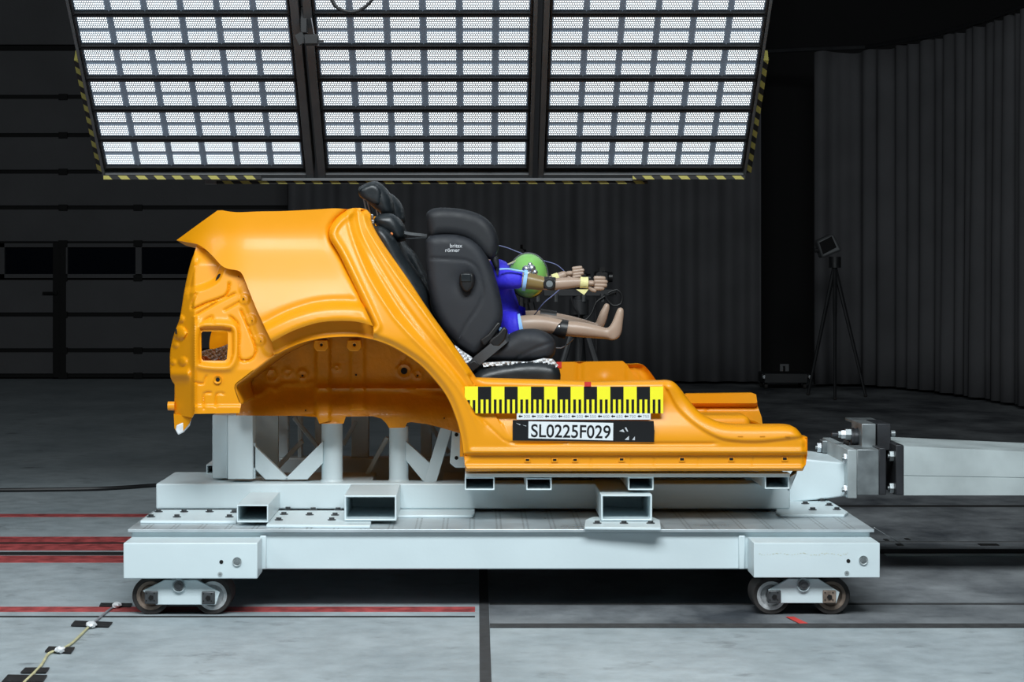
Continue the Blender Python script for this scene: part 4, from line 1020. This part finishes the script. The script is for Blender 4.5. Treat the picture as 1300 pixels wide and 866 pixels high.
lw = spline([(622, 326), (631, 325), (634, 335), (632, 350), (628, 340)], 3, True)
puff(MB(), lw, CY0+.05, CY0+.1, .012, 3).build('headrest_pad', 'seat_fabric_dark', cs, smooth=60)
base = spline([(612, 457), (620, 446), (636, 432), (655, 421), (668, 418.5), (684, 419), (698, 425), (705, 434), (706, 446), (701, 455), (690, 459), (650, 460), (625, 459)], 4, True)
bs = spline([(652, 458), (664, 450), (684, 441), (702, 435)], 3)
puff(MB(), base, CY0-.01, CY1+.01, .05, 2.6, lambda U, V: .005*np.exp(-(seg_dist(U, V, bs)[0]/1.5)**2)).build('seat_cushion', 'seat_fabric', cs, smooth=60)
bs2 = spline([(600, 450), (640, 436), (650, 440), (640, 458), (606, 459)], 4, True)
puff(MB(), bs2, CY0+.08, CY1-.08, .01, 4, parY=CY0).build('seat_shell', 'seat_fabric_dark', cs, smooth=60)
# side impact knob
kn = thing('x', (0, 0, 0), None, None); bpy.data.objects.remove(kn)
kp = spline([(584, 348), (588, 345.5), (600, 346), (603, 350), (603, 358), (599, 368), (592, 372), (586, 368), (583, 360)], 3, True)
k1 = puff(MB(), kp, CY0-.035, CY0+.02, .014, 2).build('side_impact_guard', 'black_plastic', cs, smooth=60)
MB().pbox(585, 598, 347.5, 358, CY0-.038, CY0-.02).build('guard_button', 'seat_leather', k1, bevel=.003)
text('logo', 'britax', 571, 314.3, CY0-.0015, 5.0, 'print_white', cs, xs=.95, bold=.01)
text('logo', 'r\u00f6mer', 565, 319.8, CY0-.0015, 4.9, 'print_white', cs, xs=1.05, bold=.01)
# lap belt across the base
bl = MB(); 
bp0 = [P(598, 466, 8.44), P(606, 458, 8.425), P(617, 449, 8.425), P(628, 440, 8.425), P(640, 430, 8.43), P(646, 425, 8.5)]
for i, p in enumerate(bp0):
    d = Vector((.66, 0, .75)); wv = Vector((-.62, 0, -.78)); nn = Vector((.62, 0, -.70)).normalized() if False else Vector((.70, 0, -.71))
    n2 = Vector((.68, 0, -.73)); dirn = (bp0[min(i+1, 5)]-bp0[max(i-1, 0)]).normalized(); sdv = dirn.cross(Vector((0, 1, 0))).normalized()
    for a, b in ((-1, 0), (1, 0), (1, 1), (-1, 1)): bl.v.append(tuple(p+sdv*a*.019+Vector((0, 1, 0))*b*.004))
for i in range(5):
    for k in range(4): a = i*4+k; b = i*4+(k+1) % 4; bl.f.append((a, b, b+4, a+4))
o = bl.build('lap_belt', 'webbing', origin=(0, 0, 0)); tag(o, 'grey seat belt webbing running over the child seat base', 'seat belt')
k = MB().prism([(624, 430), (632, 424), (640, 414), (645, 420), (641, 432), (634, 440), (626, 441), (620, 436)], 8.425, 8.47).build('belt_guide', 'black_plastic', cs, bevel=.006)
MB().prism([(609, 432), (620, 424), (632, 408), (637, 412), (624, 432), (614, 440)], 8.44, 8.50).build('belt_guide', 'black_plastic', cs, bevel=.006)
MB().prism([(592, 463), (602, 457), (610, 464), (600, 473)], 8.425, 8.45).build('buckle', 'black_plastic', cs, bevel=.004)
# crumpled foil
def crumple(name, label, poly, Y, seed, m='foil', parent=None, amp=.007):
    rn = np.random.RandomState(seed); a, b, c = rn.rand(3)*9
    def dep(U, V): return Y+amp*(np.sin(U*1.1+a)*np.cos(V*.9+b)+.6*np.sin(U*.5+V*1.3+c))
    mb = sheet(MB(), lin(poly, 2), dep, .02, step=2)
    o = mb.build(name, m, smooth=20, origin=(0, 0, 0)) if parent is None else mb.build(name, m, parent, smooth=20)
    if parent is None: tag(o, label, 'wrapping')
    return o
crumple('foil_wrap', 'crumpled silver foil tucked between the child seat and orange pillar', [(577, 438), (586, 445), (598, 453), (606, 462), (602, 471), (590, 462), (582, 450)], 8.44, 3)
crumple('foil_wrap', 'crumpled silver foil under the front edge of the child seat', [(612, 461), (640, 459), (672, 459.5), (690, 455), (702, 456), (709, 464), (704, 468), (690, 464), (640, 463.5), (614, 466)], 8.43, 5)
crumple('foil_wrap', 'crumpled white foil seen through the square tail panel opening', [(254, 447), (262, 444), (272, 443), (282, 440), (291, 436), (291, 458), (284, 460), (277, 455), (270, 459), (262, 452), (254, 452)], 8.50, 9)
crumple('orange_wrap', 'orange crumpled wrap seen low in the square tail panel opening', [(252, 452), (291, 442), (292, 466), (252, 466)], 8.54, 4, 'orange_scrap')
# ================================================================== DUMMY
dm = thing('crash_test_dummy', (P(640, 0, 8.69).x, 8.69, P(0, 430, 8.69).z), 'child crash test dummy in blue suit seated with arms and legs stretched forward', 'crash test dummy')
def skin(name, m, chains, parent, sub=2):
    """chains: list of lists of (point, rx, ry); shared points are merged"""
    pts = []; rad = []; ed = []
    def idx(p, r):
        for i, q in enumerate(pts):
            if (q-p).length < 1e-4: return i
        pts.append(p); rad.append(r); return len(pts)-1
    for ch in chains:
        last = None
        for p, *r in ch:
            r = (r[0], r[1] if len(r) > 1 else r[0]); i = idx(Vector(p), r)
            if last is not None: ed.append((last, i))
            last = i
    me = bpy.data.meshes.new(name); org = WL[parent]; me.from_pydata([tuple(p-org) for p in pts], ed, [])
    o = bpy.data.objects.new(name, me); COL.objects.link(o); o.parent = parent; WL[o] = org.copy()
    s = o.modifiers.new('skin', 'SKIN'); s.use_smooth_shade = True
    for i, r in enumerate(rad): me.skin_vertices[0].data[i].radius = r
    me.skin_vertices[0].data[0].use_root = True
    q = o.modifiers.new('sub', 'SUBSURF'); q.levels = sub; q.render_levels = sub
    dg = bpy.context.evaluated_depsgraph_get(); me2 = bpy.data.meshes.new_from_object(o.evaluated_get(dg))
    o.modifiers.clear(); o.data = me2; me2.materials.clear(); me2.materials.append(M[m]); me2.shade_smooth()
    return o
YA, YL = 8.545, 8.60; YA2, YL2 = 8.83, 8.77
pelvis = P(640, 418, 8.69)
body = skin('body', 'skin_vinyl', [
    [(pelvis, .050, .045), (P(632, 395, 8.69), .056, .05), (P(627, 370, 8.69), .060, .05), (P(620, 350, 8.69), .050, .045), (P(617, 334, 8.69), .030, .030), (P(613, 322, 8.69), .030, .030), (P(611, 306, 8.69), .062, .066), (P(608, 290, 8.69), .058, .06)],
    [(pelvis, .04), (P(657, 414, YL), .042), (P(680, 411, YL), .042), (P(703, 413, YL), .032), (P(716, 417, YL), .033), (P(735, 418, YL), .034), (P(755, 421, YL), .029), (P(772, 424, YL), .022), (P(781, 424, YL), .023)],
    [(P(781, 424, YL), .023), (P(784, 410, YL), .022), (P(787, 398, YL), .017), (P(788.5, 390, YL), .012)],
    [(P(781, 424, YL), .023), (P(783.5, 431, YL), .020)],
    [(pelvis, .04), (P(657, 408, YL2), .040), (P(680, 405, YL2), .042), (P(703, 406, YL2), .032), (P(725, 410, YL2), .030), (P(745, 414, YL2), .025), (P(758, 416, YL2), .020), (P(762, 412, YL2), .021)],
    [(P(762, 412, YL2), .021), (P(766, 400, YL2), .019), (P(770, 390, YL2), .014), (P(771, 385, YL2), .010)],
    [(P(620, 350, 8.69), .050), (P(628, 350, 8.60), .036), (P(640, 353, YA), .037), (P(668, 356, YA), .030), (P(690, 361, YA), .024), (P(698, 361.5, YA), .024), (P(712, 360, YA), .026), (P(726, 359, YA), .023), (P(737, 358.5, YA), .018), (P(745, 359, YA), .017)],
    [(P(620, 350, 8.69), .050), (P(628, 350, 8.78), .036), (P(640, 352, YA2), .037), (P(668, 358, YA2), .030), (P(688, 362, YA2), .024), (P(703, 355, YA2), .021), (P(715, 349, YA2), .017), (P(720, 348, YA2), .015)]], dm)
def hand(c, dirx, up, Y, scale, mirror=1):
    """c: wrist point; dirx: along the hand; fingers close together, slightly curled"""
    s = scale; d = Vector(dirx).normalized(); u = Vector(up).normalized(); n = d.cross(u)
    ch = [[(c, .016*s, .012*s), (c+d*.022*s, .024*s, .012*s), (c+d*.036*s, .024*s, .012*s)]]
    o = [skin('palm', 'skin_vinyl', ch, dm)]
    for i, (off, L) in enumerate(((.019, .046), (.0065, .054), (-.0065, .052), (-.018, .041))):
        b = c+d*.030*s+u*off*s; o.append(skin('finger', 'skin_vinyl', [[(b, .009*s), (b+d*L*.45*s-n*.001*s*mirror, .0092*s), (b+d*L*.8*s-n*.003*s*mirror, .0085*s), (b+d*L*s-n*.006*s*mirror, .0065*s)]], dm))
    b = c+d*.010*s-u*.010*s
    o.append(skin('thumb', 'skin_vinyl', [[(b, .0095*s), (b+d*.016*s-u*.015*s, .009*s), (b+d*.032*s-u*.018*s, .007*s)]], dm)); return o
hand(P(743, 359.5, YA), (1, 0, -.02), (0, 0, 1), YA, 1.05)
hand(P(717, 348, YA2), (1, 0, .12), (0, .25, 1), YA2, .95, -1)
# suit: shirt with near sleeve and shorts
suit = skin('suit', 'blue_suit', [
    [(P(644, 417, 8.69), .088, .082), (P(640, 398, 8.69), .082, .074), (P(633, 374, 8.69), .078, .070), (P(624, 350, 8.69), .074, .062), (P(615, 336, 8.69), .060, .050)],
    [(P(624, 350, 8.69), .074), (P(632, 351, 8.60), .056), (P(643, 354, YA), .0435), (P(656, 354.5, YA), .041), (P(665, 355.5, YA), .040)],
    [(P(624, 350, 8.69), .074), (P(632, 351, 8.78), .056), (P(643, 354, YA2), .0435), (P(665, 355.5, YA2), .038)],
    [(P(644, 417, 8.69), .088), (P(651, 416, YL+.01), .075), (P(658, 415, YL), .066), (P(661, 414.5, YL), .062)],
    [(P(644, 417, 8.69), .088), (P(651, 409, YL2-.01), .078), (P(658, 408, YL2), .068)]], dm)
def cuff(p0, p1, r, m, nm, par): return MB().tube([p0, p1], r, 24).build(nm, m, par, smooth=40)
cuff(P(664, 355.7, YA), P(668.5, 356.3, YA), .041, 'light_blue', 'sleeve_cuff', suit)
cuff(P(658, 414.8, YL), P(663, 413.8, YL), .049, 'light_blue', 'leg_cuff', suit)
MB().tube([P(u, v, 8.50) for u, v in spline([(634, 342), (645, 341.5), (656, 343.5), (666, 345)], 3)], .004, 6).build('sleeve_trim', 'light_blue', suit)
MB().prism([(632, 417), (636, 415), (642, 425), (639, 429)], 8.575, 8.60).build('hem_trim', 'light_blue', suit, bevel=.002)
MB().prism([(646, 424), (655, 422), (652, 430), (645, 432)], 8.545, 8.56).build('hem_trim', 'light_blue', suit, bevel=.002)
# joints
cuff(P(669, 356.3, YA), P(690.5, 360.3, YA), [.0325, .0265], 'olive_vinyl', 'upper_arm_sleeve', dm)
cp_ = P(697, 360.5, YA)
MB().cyl(cp_+Vector((0, .034, 0)), cp_-Vector((0, .034, 0)), .023, 24).cyl(P(690, 359.5, YA), P(705, 360.5, YA), .026, 20).build('elbow_joint', 'black_plastic', dm, bevel=.003)
MB().disc(697.5, 360.5, YA-.034, .013, .004).build('joint_bolt', 'steel', dm)
kk = P(712, 416.5, YL); MB().tube([P(704, 413, YL), P(706, 415.5, YL), P(712, 417, YL), P(719.5, 418.5, YL)], [.018, .031, .036, .0365], 24).build('knee_cover', 'black_plastic', dm, smooth=50)
MB().sphere(P(710, 415, YL-.036), .006, .003, .006).build('joint_bolt', 'bright_steel', dm)
cuff(P(685, 401.5, YL2), P(706, 403.5, YL2), [.030, .026], 'black_plastic', 'knee_cover', dm)
# tape band on the wrist
bnd = MB().tube([P(736.5, 358.5, YA), P(741, 358.8, YA), P(746.5, 359, YA)], [.0225, .0215, .023], 18).build('wrist_tape', 'yellow_tape', dm, smooth=30)
MB().prism([(731.5, 367.5), (747, 367.5), (741.5, 374.5)], YA-.01, YA-.006).build('tape_tail', 'yellow_tape', dm)
cuff(P(703, 355.5, YA2), P(710, 352, YA2), [.024, .021], 'yellow_tape', 'wrist_tape', dm)
# green dome
gd = thing('green_dome', P(671, 350, 8.70), 'translucent green dome with silver studs behind the near arm of the dummy', 'dome')
g = MB(); c = P(671, 350, 8.70); nseg = 32; rings = 10
for j in range(rings+1):
    th = math.pi/2*j/rings
    for k in range(nseg):
        a = 2*math.pi*k/nseg; sx = .077*math.sin(th); g.v.append((c.x+sx*math.cos(a), c.y+.055-.085*math.cos(th), c.z+.088*math.sin(th)*math.sin(a)))
for j in range(rings):
    for k in range(nseg): a = j*nseg+k; b = j*nseg+(k+1) % nseg; g.f.append((a, b, b+nseg, a+nseg))
o = g.build('shell', 'green_dome', gd, smooth=60); s = o.modifiers.new('t', 'SOLIDIFY'); s.thickness = .006
rm = [(c.x+.078*math.cos(a), c.y+.055, c.z+.089*math.sin(a)) for a in [2*math.pi*k/40 for k in range(41)]]
MB().tube(rm, .0035, 8).build('rim', 'piping', gd)
for du, dv, r in ((-3, -2, .012), (4, -3, .012), (8, 2, .009), (-7, 2, .009), (0, 4, .010), (2, -8, .007)):
    MB().sphere(P(671+du, 344+dv, 8.625), r*1.35, r*1.35, r*1.35, 12).build('stud', 'bright_steel', gd)
tk = MB()
for k in range(7): tk.cyl(P(633+k*3, 345-k*1.3, 8.66), P(633+k*3, 338-k*.6, 8.66), .002, 6)
tk.tube([P(632, 342, 8.66), P(654, 333, 8.66)], .002, 6)
tk.build('instrument_wires', 'steel', dm)
MB().tube([P(632, 340, 8.65), P(646, 335, 8.65), P(655, 331, 8.65)], .0022, 6).build('instrument_wires', 'cable_yellow', dm)
# cables around the dummy
def cable(pts, Y, r, m, label, name='cable', step=4):
    p = spline(pts, step); n = len(p); Ys = Y if isinstance(Y, (list, tuple)) else (Y, Y)
    o = MB().tube([P(u, v, Ys[0]+(Ys[1]-Ys[0])*i/(n-1)) for i, (u, v) in enumerate(p)], r, 8).build(name, m, origin=(0, 0, 0)); tag(o, label, 'cable'); return o
cable([(630, 311), (645, 315), (660, 321), (690, 331), (706, 336), (716, 344)], 8.96, .0022, 'cable_blue', 'thin blue-grey cable from the headrest over the green dome')
cable([(712, 366), (702, 375), (690, 385), (680, 398), (672, 406)], 8.70, .0022, 'cable_blue', 'thin blue-grey cable hanging between the dummy arm and thigh')
cable([(728, 430), (722, 436), (712, 442), (703, 441)], 8.64, .0022, 'cable_grey', 'pale thin cable looping under the near shin of the dummy')
# ================================================================== CAMERA RIG behind the dummy, standing on the hall floor
YR_ = 11.2
def tripod(label, name, cxp, headv, spread, Y, legs_v=None, col='black_metal', scale=1):
    base = P(cxp, 0, Y).x; t = thing(name, (base, Y, 0), label, 'tripod'); zt = P(0, headv, Y).z
    MB().cyl((base, Y, zt-.55*zt), (base, Y, zt), .022, 14).build('centre_column', col, t)
    MB().cyl((base, Y, zt-.06), (base, Y, zt+.02), .05, 14).build('head', col, t, bevel=.004)
    for k, a in enumerate((-2.45, -.70, 1.35)):
        q = Vector((base+spread*math.cos(a), Y+spread*math.sin(a)*.8, .015)); s0 = Vector((base+.03*math.cos(a), Y+.03*math.sin(a), zt-.1)); md = s0+(q-s0)*.55
        l = MB().tube([s0, md], .018, 10).tube([md-(q-s0)*.04, q], .012, 10).build('leg', col, t); MB().sphere(q, .018, .018, .015, 10).build('rubber_foot', 'rubber', l)
        MB().bar(md, (base, Y, zt*.45), .012, .012).build('brace', col, t)
    return t
t1 = tripod('black tripod with crossbar carrying cameras, behind the legs of the dummy', 'camera_tripod', 735, 385, .42, YR_)
zc = P(0, 371, YR_).z; cxr = P(735, 0, YR_).x
MB().box(P(690, 0, YR_).x, P(782, 0, YR_).x, YR_-.03, YR_+.03, zc-.02, zc+.015).build('crossbar', 'black_metal', t1, bevel=.003)
MB().cyl((cxr, YR_, zc-.12), (cxr, YR_, zc), .03).build('post', 'black_metal', t1)
for u in (683, 706, 741, 765): c = P(u, 378, YR_-.04); MB().cyl((c.x, YR_-.04, c.z+.02), (c.x, YR_-.04, c.z-.02), .012, 10).build('clamp_knob', 'bolt_steel', t1)
def cam_dev(u, v, Y, w, h, label):
    c = P(u, v, Y); t = thing('video_camera', c, label, 'camera')
    MB().box(c.x-w/2, c.x+w/2, Y-.05, Y+.09, c.z-h/2, c.z+h/2).build('camera_body', 'black_plastic', t, bevel=.01)
    MB().cyl((c.x-w*.2, Y-.045, c.z+h*.1), (c.x-w*.2, Y-.11, c.z+h*.1), h*.38, 20).cyl((c.x+w*.4, Y-.02, c.z), (c.x+w*.75, Y-.02, c.z), h*.42, 20).build('lens', 'black_plastic', t)
    MB().box(c.x-w*.2, c.x+w*.2, Y-.03, Y+.03, c.z+h/2, c.z+h/2+.02).build('handle', 'black_plastic', t); 
    MB().box(c.x-.02, c.x+.02, Y-.02, Y+.02, zc+.014 if abs(Y-YR_) < .1 else c.z-h/2-.02, c.z-h/2+.001).build('mount', 'black_metal', t); return t
cam_dev(764, 352, YR_, .07, .06, 'rightmost black video camera on the crossbar behind the dummy hand')
cam_dev(738, 354, YR_, .06, .06, 'middle black video camera on the crossbar above the dummy forearm')
cam_dev(662, 322, YR_, .03, .05, 'small black camera peeking above the green dome')
MB().cyl(P(662, 328, YR_), (P(662, 0, YR_).x, YR_, 0), .012, 10).build('stand_pole', 'black_metal', [o for o in bpy.data.objects if o.name.startswith('video_camera')][-1])
t2 = tripod('black light stand tripod behind the dummy torso and green dome', 'light_stand', 668, 360, .35, 11.5)
cable([(772, 372), (783, 368), (790, 376), (788, 386), (778, 388), (770, 380), (768, 374)], YR_-.06, .006, 'cable_black', 'black cable loop hanging right of the cameras')
cable([(768, 376), (757, 384), (752, 396), (745, 405), (736, 408)], YR_-.06, .005, 'cable_black', 'black cable sagging from the crossbar above the far foot')
cable([(725, 376), (728, 388), (735, 400), (733, 420), (738, 440), (736, 470)], YR_-.07, .005, 'cable_black', 'black cable dropping down the camera tripod')
cable([(756, 378), (757, 420), (757, 470)], YR_-.05, .004, 'cable_black', 'thin straight black cable hanging right of the camera tripod')
# tripod at the right in front of the curved curtain
YT = 22.0
t3 = thing('spotlight_tripod', (P(1060, 0, YT).x, YT, 0), 'black tripod with angled floodlight before the curved curtain at right', 'tripod')
def leg(u0, v0, u1, v1, y1, r=.018): 
    q = P(u1, v1, y1); q.z = max(q.z, .015); q.z = .015
    l = MB().tube([P(u0, v0, YT), q], [r*1.25, r*.8], 8).build('leg', 'black_metal', t3)
    MB().sphere(q, .02, .02, .015, 8).build('rubber_foot', 'rubber', l)
leg(1059, 340, 1026, 490, YT+.2); leg(1060, 340, 1099, 490, YT-.1); leg(1060, 340, 1060, 500, YT-.6)
MB().cyl(P(1060, 400, YT), P(1060, 332, YT), .022, 12).build('centre_column', 'black_metal', t3)
MB().cyl(P(1060, 340, YT), P(1060, 326, YT), .06, 12).build('head', 'black_metal', t3)
k = MB().prism([(1037, 306), (1058, 296), (1069, 318), (1044, 328)], YT-.12, YT+.12); k.build('lamp_housing', 'frame_grey', t3, bevel=.02)
k = MB().prism([(1040, 308), (1056, 300), (1062, 314), (1045, 323)], YT-.125, YT-.119); k.build('lamp_face', 'dark_wall', t3)
MB().tube([P(1034, 318, YT), P(1041, 318, YT)], .02, 8).build('handle', 'black_metal', t3)
# ================================================================== FLOOR CABLES
def fcable(pts, r, m, label, step=4):
    p = spline(pts, step); o = MB().tube([Vector(((u-CX)*YF(v, r)/F, YF(v, r), r+.001)) for u, v in p], r, 8).build('floor_cable', m, origin=(0, 0, 0)); return tag(o, label, 'cable')
fcable([(-80, 622.5), (0, 622.5), (60, 622), (120, 621), (160, 619), (205, 616), (300, 612)], .011, 'cable_black', 'black cable lying on the floor behind the left end of the sled')
fcable([(22, 875), (42, 856), (53, 844), (62, 830), (75, 826), (90, 818), (103, 806), (112, 797)], .0045, 'cable_yellow', 'yellowish cable taped to the floor at lower left')
fcable([(112, 797), (125, 786), (137, 776), (149, 768)], .0042, 'cable_grey', 'grey end of the taped floor cable by the red stripe')
def tape(poly, label):
    mb = MB(); n = len(poly); pts = [((u-CX)*YF(v)/F, YF(v)) for u, v in poly]
    mb.add([(x, y, .0065) for x, y in pts]+[(x, y, .003) for x, y in pts], [tuple(range(n)), tuple(range(2*n-1, n-1, -1))]+[(i, (i+1) % n, (i+1) % n+n, i+n) for i in range(n)])
    # drape to the floor at both ends
    return tag(mb.build('floor_tape', 'tape_black', origin=(0, 0, 0)), label, 'tape', 'black tape pieces holding the floor cable')
tape([(128, 767.5), (168, 768), (166, 772), (126, 771.5)], 'topmost black tape strip over the floor cable end')
tape([(95, 790), (143, 792), (138, 797.5), (90, 796)], 'second black tape strip from the top over the floor cable')
tape([(62, 823), (95, 824), (90, 831), (57, 829)], 'third black tape strip from the top over the floor cable')
tape([(32, 850), (63, 850), (58, 856), (26, 856)], 'fourth black tape strip from the top over the floor cable')
tape([(10, 859), (60, 859.5), (54, 868), (2, 868)], 'lowest black tape strip at the bottom left corner')
def wrap(u, v, s, label):
    Y = YF(v, .010); c = Vector(((u-CX)*Y/F, Y, .012)); mb = MB(); rn = random.Random(int(u))
    mb.sphere(c, .022*s, .03*s, .012*s, 12); mb.v = [(x+rn.uniform(-.003, .003), y+rn.uniform(-.004, .004), z+rn.uniform(-.002, .003)) for x, y, z in mb.v]
    return tag(mb.build('tape_wad', 'foil', origin=(0, 0, 0), smooth=0), label, 'tape')
wrap(148, 769, .8, 'crumpled white tape wad at the end of the floor cable')
wrap(116, 794, .9, 'crumpled white tape wad on the second black tape strip')
wrap(76, 826, .8, 'crumpled white tape wad on the third black tape strip')
cable([(1110, 670), (1128, 681), (1147, 692)], (8.13, 10.0), .0012, 'sticker_white', 'thin white string from the sled deck corner to the floor', 'string')
